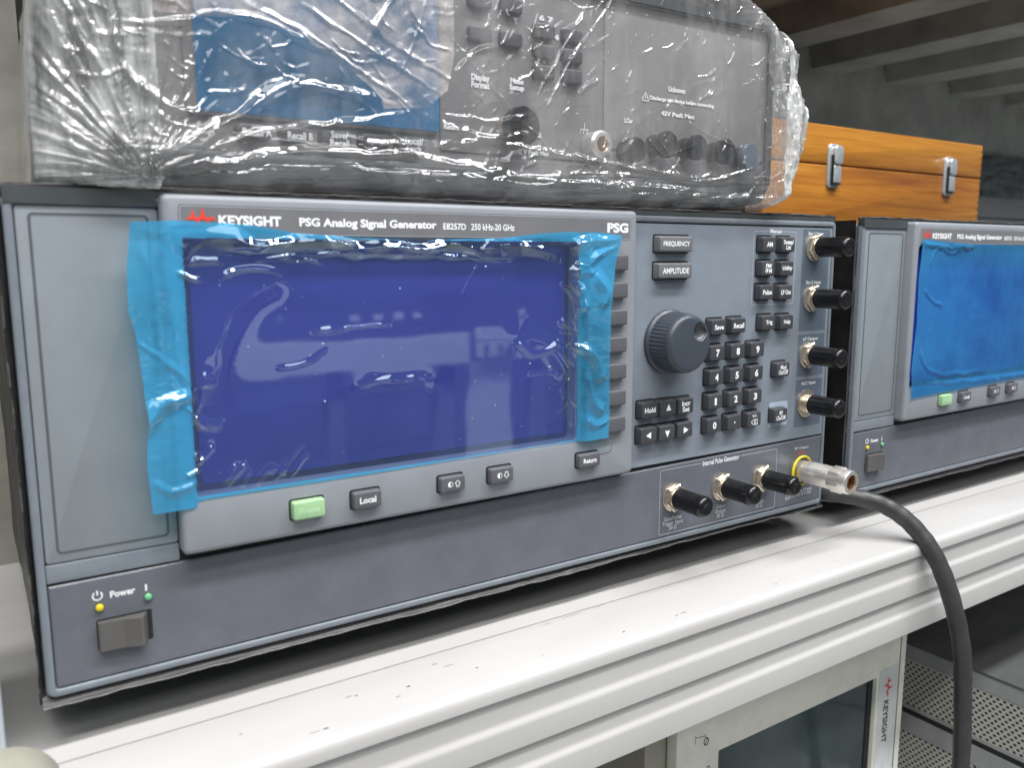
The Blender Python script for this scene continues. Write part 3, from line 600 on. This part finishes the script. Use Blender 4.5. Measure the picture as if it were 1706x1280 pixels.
for k in range(34):       # short folds running in from the window edges
    sd = r1.choice('LRTRLB'); l = r1.uniform(3, 13); w_ = r1.uniform(.8, 1.9); a_ = r1.uniform(.25, .62) * w_
    if sd == 'L': p0 = (r1.uniform(50, 56), r1.uniform(70, 155)); dd = (1, r1.uniform(-1.4, 1.4))
    elif sd == 'R': p0 = (r1.uniform(225, 232), r1.uniform(72, 156)); dd = (r1.choice((-1, 1)), r1.uniform(-1.3, 1.3))
    elif sd == 'T': p0 = (r1.uniform(60, 225), r1.uniform(153, 159)); dd = (r1.uniform(1, 3), r1.uniform(-.8, .3))
    else: p0 = (r1.uniform(56, 90), r1.uniform(67, 72)); dd = (r1.uniform(.3, 1.2), 1)
    n_ = math.hypot(*dd); q1 = (p0[0] + dd[0] / n_ * l * .5 + r1.uniform(-1, 1), p0[1] + dd[1] / n_ * l * .5 + r1.uniform(-1, 1)); q2 = (p0[0] + dd[0] / n_ * l, p0[1] + dd[1] / n_ * l)
    mk = (np.abs(X - p0[0]) < l + 8) & (np.abs(Z - p0[1]) < l + 8); H[mk] += seg_field(X[mk], Z[mk], [p0, q1, q2], w_, a_, 0, .5)
H += seg_field(X, Z, [(92, 149), (74, 140), (62, 122), (57, 100)], 6.5, .9, 2.0, .2) + seg_field(X, Z, [(196, 120), (214, 112), (226, 98)], 5, .8, 2.0, .3) + seg_field(X, Z, [(118, 103), (134, 102.4), (152, 102.4)], 3.2, .3, 2.0, .3)
flap = (X < 53) | (X > 229) | (Z < 66.9)
warp = fbm(X / 14, Z / 14, 61); fold = np.abs(fbm(X / 22 + warp, Z / 9, 63) - .47) * 2
edgew = np.clip((53 - X) / 6, 0, 1) + np.clip((X - 228) / 6, 0, 1) + np.clip((Z - 160) / 3, 0, 1)
H += edgew * (0.5 + 1.0 * (fbm(X / 22, Z / 40, 67) - .45) - .35 * fold)
Yf = -6.35 - np.maximum(H, -.1) - .10 * (fbm(X / 60, Z / 45, 70) - .5) - 3.0 * np.clip((X - 229) / 4, 0, 1) + .5 * np.clip((47 - X) / 11, 0, 1) - 1.8 * np.clip((X - 48) / -8, 0, 1) * 0
Z = Z - 1.0 * 0; mi = flap[:-1, :-1].astype(int); mi = np.maximum(mi, (Z[:-1, :-1] > 161.2).astype(int))
f0 = grid_mesh('protective_film', X, Yf, Z, [M['film'], M['filmflap']], mi)
b = MB(); r2 = random.Random(3)
for k in range(46):
    x = r2.uniform(58, 226); z = r2.uniform(70, 156); r = r2.choice([.12, .16, .22, .35]); q = r2.uniform(.5, 1.6)
    b.add([(x + r * q * math.cos(a), -6.62, z + r * math.sin(a)) for a in np.arange(6) * math.pi / 3 + k], [tuple(range(6))], 'inkdull')
d_ = b.build('dust_speck', f0, smooth=False); d_['kind'] = 'stuff'
tag(f0, 'creased translucent blue film with curling edges over the big screen of the foreground instrument', 'plastic film', 'blue films stuck over the screens')
# film of the second generator
U, V, X, Z = coons([(511, 165.5), (560, 163), (640, 162), (700, 163)], [(511, 60.5), (560, 61.5), (640, 63), (700, 63)], [(511, 165.5), (509, 140), (510.5, 110), (508, 80), (511, 60.5)], [(700, 163), (701, 110), (700, 63)], 260, 160)
H = np.zeros_like(X)
for pts, w, a in [([(512, 163), (540, 160), (575, 161)], 1.5, 1.3), ([(520, 148), (528, 160), (545, 157), (560, 159)], 1.2, 1.0), ([(516, 133), (526, 126), (540, 120)], 1.3, .8), ([(514, 97), (523, 82), (545, 74), (600, 72)], 2.0, .8), ([(552, 150), (554, 138)], 1, .5), ([(512, 70), (600, 66), (690, 66)], 1.5, .8)]: H += seg_field(X, Z, pts, w * 1.4, a, 0, .4)
H += .7 * (fbm(X / 40, Z / 40, 81) - .5) + .6 * fbm(X / 8, Z / 8, 83) * np.clip((514 - X) / 3, 0, 1)
f1 = grid_mesh('protective_film', X, -6.9 - H, Z, [M['film2']])
tag(f1, 'bright blue film covering the screen of the second instrument at the right edge', 'plastic film', 'blue films stuck over the screens')

# ------------------------------------------------------------------ wrapped instrument on top
TI = empty('bench_analyser', 'grey bench instrument wrapped in clear plastic on top of the foreground instrument', 'instrument', (44, 8, 178))
OX, OY, OZ = -44, -8, -178
def tb(b, name, smooth=True, parent=None, fn=False):
    b.v = [(x + OX, y + OY, z + OZ) for x, y, z in b.v]; o = b.build(name, parent or TI, smooth=smooth)
    return fixn(o) if fn else o
b = MB(); b.box(48, 372, 14, 360, 186, 277, 'bumper'); tb(b, 'housing', False)
b = MB(); ring(b, (43.5, 373.0, 183.5, 280), (46.5, 371.5, 194.5, 278.5), 16, 5, 'bumper', 7, 4, 3, yin=9); tb(b, 'bumper_frame', fn=True)
b = MB(); b.box(47, 372, 8.2, 14, 194, 276.8, 'topface'); tb(b, 'front_panel', False)
for x0, x1 in ((164.5, 253.5), (254.7, 371)):
    b = MB(); slab(b, x0, x1, 207 if x0 > 200 else 200, 276, 9, 7.6, 'topmod' if x0 > 200 else 'topface', 1, .4); tb(b, 'module_panel')
for x in (56, 345): b = MB(); b.box(x, x + 20, 14, 340, 178, 186, 'bumper'); tb(b, 'foot', False)
b = MB(); ring(b, (60, 162.5, 206, 272), (67, 157, 212.5, 268), 9, 6.6, 'topface', 2, 2, .8, yin=8); tb(b, 'display_frame', fn=True)
b = MB(); slab(b, 67, 157, 212.5, 268, 8.2, 8.0, 'glassdark', 1, .1); tb(b, 'screen')
b = MB(); slab(b, 64, 163.4, 207.6, 271, 6.4, 6.1, 'film2', 1, .1); tb(b, 'blue_screen_film')
for x, s, sz in [(83.8, 'Recall A', (11, 2.8)), (100.4, 'Recall B', (10, 2.8)), (116.4, 'Save/\nRecall', (8, 5.8)), (133.0, 'System', (9, 2.8)), (149.4, 'Local/\nLock', (8.4, 5.8))]:
    b = MB(); slab(b, x - 7, x + 7, 198.0, 204.6, 9, 4.5, 'topkey', 2.6, 1.0, .4); k = tb(b, 'key')
    b = MB(); text(b, s, x - sz[0] / 2 + 1, x + sz[0] / 2 + 1, 201.0 - sz[1] / 2, 201.0 + sz[1] / 2, 4.3, 'ink', .02); tb(b, 'legend', False, k)
for s, x, z, w, h in [('Display\nFormat', 184.7, 230.8, 9.5, 6.0), ('Meas\nSetup', 203.8, 231.2, 8, 6.0), ('Return', 169.8, 210.2, 7.5, 2.3), ('50 Ω', 214.3, 210.3, 6, 2.2), ('±42 V Peak Max', 212, 202.2, 20, 2.3), ('LCur', 270.5, 221.4, 5.5, 2.4), ('Unknown', 302.7, 239.3, 12, 2.8),
                       ('Discharge test device before connecting', 307, 233.6, 46, 2.6), ('42V Peak Max', 304, 227.0, 24, 2.4), ('6 7', 220, 262, 8, 2.6), ('4 5', 228, 254.7, 8, 2.6), ('1', 218.9, 243.6, 1.4, 2.6), ('0', 218.5, 234.6, 2, 2.6), ('4 W', 353, 203.5, 7, 2.2)]:
    b = MB(); text(b, s, x - w / 2, x + w / 2, z - h / 2, z + h / 2, 7.25, 'ink', .05); tb(b, 'printed_text', False)
b = MB(); line(b, [(279.0, 232.0), (283.6, 232.0), (281.3, 236.2), (279.0, 232.0)], .45, 7.3, 'ink'); line(b, [(281.3, 232.8), (281.3, 234.6)], .4, 7.28, 'ink'); tb(b, 'warning_triangle', False)
b = MB(); line(b, [(240.4, 214.9), (245.2, 214.9)], .5, 7.3, 'ink'); line(b, [(242.8, 214.9), (242.8, 218)], .4, 7.3, 'ink')
for x in (240.9, 242.8, 244.7): line(b, [(x, 214.9), (x - 1, 212.9)], .35, 7.3, 'ink')
tb(b, 'ground_symbol', False)
for cx, cz in [(184, 250), (200, 250), (184, 264), (200, 264), (218, 256), (234, 256), (218, 247), (234, 247), (218, 238), (234, 238)]:
    b = MB(); slab(b, cx - 6, cx + 6, cz - 3.5, cz + 3.5, 9, 5, 'topkey', 1.6, .8, .3); tb(b, 'key')
# sockets with foam discs
for k, (x, z, r, y) in enumerate([(201.2, 212.0, 8.6, -3), (290.1, 210.6, 6.7, -1), (311.5, 210.5, 6.5, -1), (332.5, 209.8, 6.7, -1), (350.5, 208.0, 7.2, -2)]):
    b = MB(); lathe(b, x - 3, z, [(5.2, 8), (5.2, 2), (4.6, 1.6)], 'brass' if k == 0 else 'cap'); c = tb(b, 'socket')
    b = MB(); lathe(b, x, z, [(r * .6, 4), (r * .96, 3), (r, 1.5), (r, y + .8), (r * .93, y), (r * .3, y - .3)], 'cap' if k < 4 else 'patch'); tb(b, 'dust_cap', parent=c)
b = MB(); lathe(b, 247.4, 207.6, [(6.5, 8), (6.5, 0), (5.4, -1.2), (3.8, -1.4), (3.4, 0)], 'steel', cap1=False); lathe(b, 247.4, 207.6, [(3.4, 0), (.4, .1)], 'bore'); tb(b, 'ground_post')
b = MB(); lathe(b, 269, 206.5, [(6.0, 8), (6.0, -1), (5.0, -2)], 'cap'); tb(b, 'socket')

# clear plastic bag round it
outl = [(9.8, 177.4), (10.1, 198.0), (11.0, 223.6), (14, 250), (22, 290), (40, 320)]
outr = [(372, 180.0), (388.1, 189.0), (392.5, 200.8), (399.4, 214.5), (401.4, 236.2), (391.3, 249.8), (391.5, 265.8), (371.5, 277.7), (337.7, 293), (300, 312)]
outb = [(9.8, 177.4), (60, 177.5), (111.8, 178.2), (243.9, 178.4), (330, 179), (372, 180.0)]; outt = [(40, 320), (150, 325), (300, 312)]
U, V, X, Z = coons(outt, outb, outl[::-1], outr[::-1], 900, 420)
BC = [([(41.3, 187.4), (60.3, 196.1), (75.2, 205.0), (101.3, 221.9)], 3.0, 2.6), ([(44.2, 188.2), (62.2, 194.8), (79.5, 206.5), (97.6, 216.0), (111.6, 217.0), (133.9, 215.2)], 2.4, 2.2), ([(55.9, 188.9), (79.1, 198.1), (111.2, 204.9), (144.3, 211.9)], 1.6, 1.6),
      ([(51.6, 184.0), (80.9, 190.4), (110.8, 193.8), (146.6, 194.5), (206.1, 188.3), (320.7, 187.1)], 2.2, 2.0), ([(35.0, 230.7), (56.6, 233.8), (64.6, 237.9), (83.2, 238.7), (98.4, 234.6), (108.5, 229.6)], 1.6, 1.8), ([(37.0, 219.7), (41.9, 211.7), (54.8, 204.2), (62.7, 203.9)], 1.8, 1.8),
      ([(233.8, 268.4), (215.7, 240.5), (203.7, 222.8)], .9, 1.1), ([(246.7, 270.4), (225.6, 244.3), (208.6, 218.1)], .9, 1.1), ([(162.4, 228.2), (172.5, 237.6), (185.8, 242.9)], 1.5, 1.3), ([(147.0, 211.4), (190.2, 202.7), (240.3, 198.1), (320.4, 192.2)], 1.5, 1.4),
      ([(357.3, 269.8), (356.7, 242.3), (350.3, 217.1)], 1.6, 1.8), ([(368.0, 268.2), (365.0, 227.6), (359.9, 195.6)], 1.8, 1.8), ([(20.0, 214.9), (26.9, 202.6), (42.2, 187.4)], 1.8, 2.0), ([(21.8, 205.0), (37.4, 184.2)], 1.4, 1.6), ([(12.6, 215.8), (22.6, 191.0), (39.0, 180.4)], 1.5, 1.5),
      ([(378.1, 254.0), (369.5, 234.3), (375.9, 215.8)], 1.4, 1.6), ([(77.2, 243.8), (103.0, 235.3), (126.5, 223.0), (147.0, 211.4)], 1.4, 1.1), ([(98.9, 247.2), (121.9, 235.7), (158.1, 219.5)], 1.2, .9), ([(63.1, 211.0), (75.6, 213.3), (77.8, 215.6)], 1.0, 1.2),
      ([(307.7, 274.4), (314.4, 266.9)], 1.4, 1.3), ([(266.7, 249.4), (272.3, 253.4)], 1.2, 1.2), ([(227.5, 227.7), (239.6, 235.5)], 1.5, 1.3), ([(288.1, 253.5), (295.9, 260.1)], 1, 1.0), ([(38.2, 237.6), (35.6, 226.1), (38.0, 220.8)], 1.6, 1.6), ([(23.8, 231.8), (28.2, 221.4), (31.2, 214.4)], 2.0, 2.0),
      ([(155.2, 212.1), (184.1, 212.2), (199.6, 216.1)], 1.3, 1.2), ([(157.6, 189.6), (206.1, 185.7), (278.5, 184.6), (348.4, 185.6)], 1.6, 1.5), ([(40, 180), (90, 186), (160, 187.5), (230, 183)], 1.2, 1.2), ([(340, 262), (344, 240), (341, 222)], 1.2, 1.1), ([(318, 272), (322, 250), (318, 236)], 1.0, .9)]
Hc = np.zeros_like(X)
for pts, w, a in BC: Hc += seg_field(X, Z, pts, w * 1.1, a * .7, 0, .4)
rr_ = random.Random(5)
for k in range(26):       # long stretched folds
    x0 = rr_.uniform(30, 300); z0 = rr_.uniform(184, 262); l = rr_.uniform(30, 85); a = rr_.gauss(.1, .16) if z0 < 205 else rr_.choice((1.05, -.55, -.9, 1.2)) + rr_.gauss(0, .15)
    mk = (np.abs(X - x0) < l + 8) & (np.abs(Z - z0) < l + 8); w_ = rr_.uniform(.7, 1.8)
    Hc[mk] += seg_field(X[mk], Z[mk], [(x0, z0), (x0 + l * math.cos(a) * .5, z0 + l * math.sin(a) * .5 + rr_.uniform(-2, 2)), (x0 + l * math.cos(a + .08), z0 + l * math.sin(a + .08))], w_, w_ * rr_.uniform(.35, .7), 0, .3)
for k in range(290):      # small random creases, mostly slanting
    x0 = rr_.uniform(20, 392); z0 = rr_.uniform(181, 290); a = rr_.gauss(1.0, .55) if x0 > 150 else rr_.gauss(-.8, .6)
    l = rr_.uniform(4, 18); mk = (np.abs(X - x0) < l + 8) & (np.abs(Z - z0) < l + 8); Hc[mk] += seg_field(X[mk], Z[mk], [(x0, z0), (x0 + l * math.cos(a) * .5, z0 + l * math.sin(a) * .5), (x0 + l * math.cos(a + .3), z0 + l * math.sin(a + .3))], rr_.uniform(.4, 1.1), rr_.uniform(.3, .85), 0, .5)
wr = fbm(X / 30, Z / 30, 91); fan = np.arctan2(Z - 182, X - 42); fr_ = np.hypot(X - 42, Z - 182)
rid = lambda q: 1 - np.abs(2 * q - 1)
left_w = np.clip((75 - X) / 40, 0, 1); right_w = np.clip((X - 330) / 45, 0, 1)
Hn = 2.2 * rid(fbm(fan * 9 + wr, fr_ / 90, 93)) ** 3 * left_w * 1.1 + 2.6 * rid(fbm(X / 6 + wr * 2, Z / 45, 95)) ** 3 * right_w * 1.4
Hn += .5 * rid(fbm((X * .55 - Z) / 16 + wr * 2, (X + Z) / 90, 97)) ** 4 + .9 * rid(fbm(X / 60 + wr, (Z - X * .04) / 5, 99)) ** 4 * np.clip((200 - Z) / 14, 0, 1) * 1.6
Hn += .5 * rid(fbm(X / 7, Z / 7, 101)) ** 3 * (left_w + right_w + .12)
edge = np.minimum(np.minimum(X - interp(outl, V)[0] + 0 * X, 400), 400)
dl = np.clip(U / .11, 0, 1); dr = np.clip((1 - U) / .07, 0, 1); db = np.clip(V / .07, 0, 1); dome = np.sqrt(1 - (1 - dl) ** 2) * np.sqrt(1 - (1 - dr) ** 2) * np.sqrt(np.clip(1 - (1 - db) ** 2, 0, 1))
Yb = 14 - 21.0 * dome - 2.2 * (fbm(X / 45, Z / 30, 103) - .5) * dome - (Hc + Hn) * (.25 + .75 * np.minimum(dome * 1.6, 1))
# skirt going back round the sides: extra columns at each end
def skirt(col, sgn):
    out = []
    for y in (20, 45, 80, 130, 200, 280, 360):
        k = (y - 14) / 346; out.append((X[col] + sgn * (2.5 * math.sin(k * 20) * .3 - 14 * k) + 3 * (fbm(Z[col] / 9, Z[col] * 0 + y / 30, 111) - .5), np.full(X.shape[1], float(y)), Z[col] + 0))
    return out
sl = skirt(0, -1)[::-1]; sr = skirt(-1, 1)
X2 = np.vstack([np.stack([q[0] for q in sl]), X, np.stack([q[0] for q in sr])]); Y2 = np.vstack([np.stack([q[1] for q in sl]), Yb, np.stack([q[1] for q in sr])]); Z2 = np.vstack([np.stack([q[2] for q in sl]), Z, np.stack([q[2] for q in sr])])
X2[:7] += np.linspace(8, 0, 7)[:, None] * 0
hz = ((X2 < 48) | (X2 > 368)).astype(int)[:-1, :-1]
refl = (Z2 > np.interp(X2, [60, 80, 98, 112, 125, 130, 131, 150, 160, 163], [236, 239, 235, 229, 220, 216, 212, 214, 222, 236])) & (X2 < 163) & (X2 > 48)
hz = np.where(refl[:-1, :-1], 2, hz)
bag = grid_mesh('plastic_wrap', X2, Y2, Z2, [M['bag'], M['baghaze'], M['bagreflect']], hz)
tag(bag, 'crumpled clear plastic wrap enclosing the instrument on top', 'plastic wrap')

# ------------------------------------------------------------------ wooden case behind, right
WC = empty('wooden_case', 'varnished orange wooden case with two metal latches behind the instruments', 'wooden case', (760, 160, 178))
wx0, wx1, wy, wz0, wzs, wz1 = 540, 872, 150, 178, 233.5, 266.5
def wb(b, name, parent=None, smooth=True, fn=False):
    b.v = [(x - 760, y - 160, z - 178) for x, y, z in b.v]; o = b.build(name, parent or WC, smooth=smooth); return fixn(o) if fn else o
def bbox(b, x0, x1, y0, y1, z0, z1, m, r=1.0):
    L_ = [rr(x0 + r, x1 - r, z0 + r, z1 - r, .3, y1), rr(x0, x1, z0, z1, r, y1 - r), rr(x0, x1, z0, z1, r, y0 + r), rr(x0 + .3 * r, x1 - .3 * r, z0 + .3 * r, z1 - .3 * r, r, y0 + .3 * r), rr(x0 + r, x1 - r, z0 + r, z1 - r, .3, y0)]
    return b.loft(L_, m, cap0=True)
b = MB(); bbox(b, wx0, wx1, wy, 420, wz0, wzs - .5, 'wood', 1.2); wb(b, 'case_body', fn=True)
b = MB(); bbox(b, wx0, wx1, wy, 420, wzs + .5, wz1, 'wood', 1.2); wb(b, 'case_lid', fn=True)
b = MB(); b.box(wx0 + 2, wx1 - 2, wy + 1.5, 418, wzs - .6, wzs + .6, 'gap'); wb(b, 'lid_gap', smooth=False)
for k in range(13):
    z = wz0 + 5 + k * 6.4
    b = MB(); b.box(wx1 - 4.2, wx1 - .6, wy - .12, wy + .5, z, z + .9, 'gap'); wb(b, 'finger_joint', smooth=False)
for cx in (629, 810):
    b = MB(); slab(b, cx - 8.6, cx + 7.4, wzs - 20, wzs + 17.5, wy, wy - 2.2, 'latch', 4, 1); lt = wb(b, 'latch')
    b = MB(); slab(b, cx - 4.8, cx + 6.8, wzs - .2, wzs + 15.8, wy - 2.1, wy - 6.0, 'latch', 3, 1.4); wb(b, 'latch_hook', lt)
    b = MB(); slab(b, cx - 5.0, cx + 6.0, wzs - 15.8, wzs - 1.0, wy - 2.1, wy - 5.0, 'latch', 1.5, 1.0); b.box(cx - 5, cx + 6, wy - 5.2, wy - 2, wzs - 17.0, wzs - 16.0, 'gap'); b.box(cx - 5.4, cx - 4.9, wy - 4.9, wy - 2, wzs - 16.8, wzs + 8, 'gap'); wb(b, 'latch_lever', lt)

# grey case and dark plastic further back
b = MB(); bbox(b, 1180, 1900, 500, 600, 178, 264, 'greycase2', 3); b.box(1179, 1901, 499, 500, 222, 225, 'groove'); o = fixn(b.build('storage_case'))
tag(o, 'plain grey case lying behind the wooden case at the right edge', 'case')
U_, V_ = np.meshgrid(np.linspace(0, 1, 120), np.linspace(0, 1, 90), indexing='ij'); Xp = 1180 + 700 * U_; Zp = 262 + 72 * V_
o = grid_mesh('plastic_sheet', Xp, 504 - 9 * (rid(fbm(Xp / 90, Zp / 50, 121)) ** 2), Zp, [M['darksheet']]); tag(o, 'dark crumpled plastic sheet on top of the grey case', 'plastic sheet')

# ------------------------------------------------------------------ black cable
pts = catmull([(439, 150, -13), (438, 80, -12), (436, 30, -3), (438, 2, 4.5), (448, -14, 4.0), (460, -26, -1), (468.5, -38, -11), (474, -50, -27), (479, -59, -50), (488, -64, -84), (500, -62, -125), (515, -57, -185), (528, -50, -270)], 14)
b = MB(); tube(b, pts, [5.35 + .12 * math.sin(k * .9) for k in range(len(pts))], 'cable', 20); o = b.build('black_cable', angle=60); tag(o, 'thick black cable drooping over the shelf edge between the two instruments', 'cable')

# ------------------------------------------------------------------ below the shelf
PA = empty('field_analyser', 'cream instrument with a dark screen standing on its side under the shelf', 'instrument', (310, 0, -520))
def pb(b, name, parent=None, smooth=True, fn=False):
    b.v = [(x - 310, y, z + 520) for x, y, z in b.v]; o = b.build(name, parent or PA, smooth=smooth); return fixn(o) if fn else o
b = MB(); bbox(b, 311, 536.5, 6, 300, -520, -104, 'creamcase', 3); pb(b, 'case_body', fn=True)
b = MB(); ring(b, (309.5, 539, -520, -101), (345, 505, -440, -140.8), 8, 0, 'creamcase', 3, 1, .8, yin=5); pb(b, 'front_frame', fn=True)
b = MB(); slab(b, 343, 507, -442, -138, 7, 4, 'glassdark', 1, .2); pb(b, 'screen')
b = MB(); b.box(499.5, 505.2, 3.2, 5, -439, -141, 'gap'); pb(b, 'screen_border', smooth=False)
b = MB(); slab(b, 507.5, 529.5, -480, -137, .2, -.7, 'silverstrip', 1, .3); st = pb(b, 'brand_strip')
b = MB(); logo(b, 512.5, 522.5, -158.5, -143.5, -.9, rot=True); pb(b, 'logo', st, False)
b = MB(); text(b, 'KEYSIGHT', 513.5, 519.5, -194, -161, -.9, 'inkdark', .02, rot=True); pb(b, 'printed_text', st, False)
b = MB(); text(b, 'Analyzer', 514.5, 518.5, -222, -208, -.9, 'inkdull', .0, rot=True); pb(b, 'printed_text', st, False)
b = MB(); cx, cz = 333.5, -130.5
b.loft([[(cx + r * math.cos(2 * math.pi * k / 16), -.1, cz + 1.2 * r * math.sin(2 * math.pi * k / 16)) for k in range(16)] for r in (2.2, 1.6)], 'inkdark', cap1=False)
line(b, [(cx - 1.3, cz - 1.8), (cx + 1.3, cz + 1.8)], .5, -.1, 'inkdark'); line(b, [(cx - 9, cz + 5), (cx - 1, cz + 3.8)], .35, -.1, 'inkdark'); line(b, [(cx - 9, cz + 6.2), (cx - 9, cz + 1)], .35, -.1, 'inkdark'); line(b, [(cx - .5, cz + 5), (cx - .5, cz + 2)], .35, -.1, 'inkdark')
pb(b, 'port_symbol', None, False)
b = MB(); b.loft([[(336 + r * math.cos(2 * math.pi * k / 12), -.1, -148.5 + r * math.sin(2 * math.pi * k / 12)) for k in range(12)] for r in (1.5, .9)], 'inkdark', cap1=False); pb(b, 'round_symbol', None, False)
b = MB(); b.box(531.2, 532.0, -.25, .2, -515, -103, 'groove'); pb(b, 'edge_seam', smooth=False)

# beige strip left of it
b = MB(); b.box(292, 308.5, 8, 200, -520, -95, 'beige'); tag(b.build('side_case', smooth=False), 'narrow beige case edge left of the cream instrument under the shelf', 'case')
# vented instrument on the right
VB = empty('vented_cabinet', 'grey cabinet with rows of ventilation holes behind the black cable under the shelf', 'cabinet', (620, 0, -620))
def vb(b, name, smooth=False): b.v = [(x - 620, y, z + 620) for x, y, z in b.v]; return b.build(name, VB, smooth=smooth)
b = MB(); b.box(622, 900, -160, 300, -620, -165.5, 'creamcase'); vb(b, 'case_body')
b = MB(); b.box(620, 900, -160, 300, -165.4, -163.5, 'greycase'); vb(b, 'top_plate')
for z0, z1 in ((-178, -165.6), (-221, -218), (-242, -226), (-284, -279)):
    b = MB(); b.box(620.5, 622.2, -160, 300, z0, z1, 'greycase2'); vb(b, 'side_band')
for z0, z1 in ((-217.8, -178.2), (-278.5, -242.5)):
    b = MB(); b.box(621.0, 621.9, -160, 300, z0, z1, 'perf'); vb(b, 'vent_grille')
b = MB(); b.box(621.2, 622.2, -160, 300, -226, -221, 'gap'); vb(b, 'seam')
b = MB(); b.box(560, 1700, 300.5, 310, -620, -26, 'greycase'); tag(b.build('rear_sheet', smooth=False), 'plain dark grey steel sheet closing the shelf bay behind the vented cabinet', 'panel')

# left neighbour and beige roll in the corner
b = MB(); bbox(b, -330, -13.5, -10, 28, ZS + .2, 95, 'palecase', 1.5); o = fixn(b.build('pale_cabinet')); tag(o, 'pale blue grey cabinet edge cut off at the bottom left corner', 'cabinet')
b = MB(); b.v = []
L_ = [[(-6.5 + r * math.cos(2 * math.pi * k / 40), y, -2.5 + r * math.sin(2 * math.pi * k / 40)) for k in range(40)] for r, y in ((13.0, -32), (14.6, -33), (15.2, -35), (15.2, -60), (14.6, -62), (9, -62.5))]
b.loft(L_, 'beige'); b.v = [(x - 8.0, y - 3, z - 6.5) for x, y, z in b.v]; o = b.build('beige_roll'); tag(o, 'beige rounded end of a roll in the bottom left corner on the white shelf', 'roll')

# ------------------------------------------------------------------ rack across the aisle (mirrored in the screen)
RK = empty('storage_rack', 'pale steel rack across the aisle, reflected in the foreground screen', 'rack', (900, -1200, -900))
def kb(b, name, parent=None): b.v = [(x - 900, y + 1200, z + 900) for x, y, z in b.v]; return b.build(name, parent or RK, smooth=False)
for x0, x1, za, zb in ((150, 862, -64, -4), (885, 1500, -56, -24), (885, 1500, -20, 5)):
    b = MB(); b.box(x0, x1, -1215, -1200, za, zb, 'rackgrey'); kb(b, 'beam')
for x0, x1 in ((874, 985), (800, 838), (1047, 1080), (560, 590)):
    b = MB(); b.box(x0, x1, -1250 if x1 - x0 < 60 else -1225, -1216, -900, -66, 'rackgrey' if x1 - x0 > 60 else 'greycase2'); kb(b, 'upright')
for x in (900, 938, 962): b = MB(); b.box(x, x + 12, -1199.5, -1194, -40, -30, 'steel'); kb(b, 'bolt')
for x in (410, 445, 480, 640, 690, 735, 780, 1050): b = MB(); b.box(x, x + 16, -1290, -1280, 28, 40, 'ink'); kb(b, 'knob')  # small white blocks for the row of dots mirrored above the beams
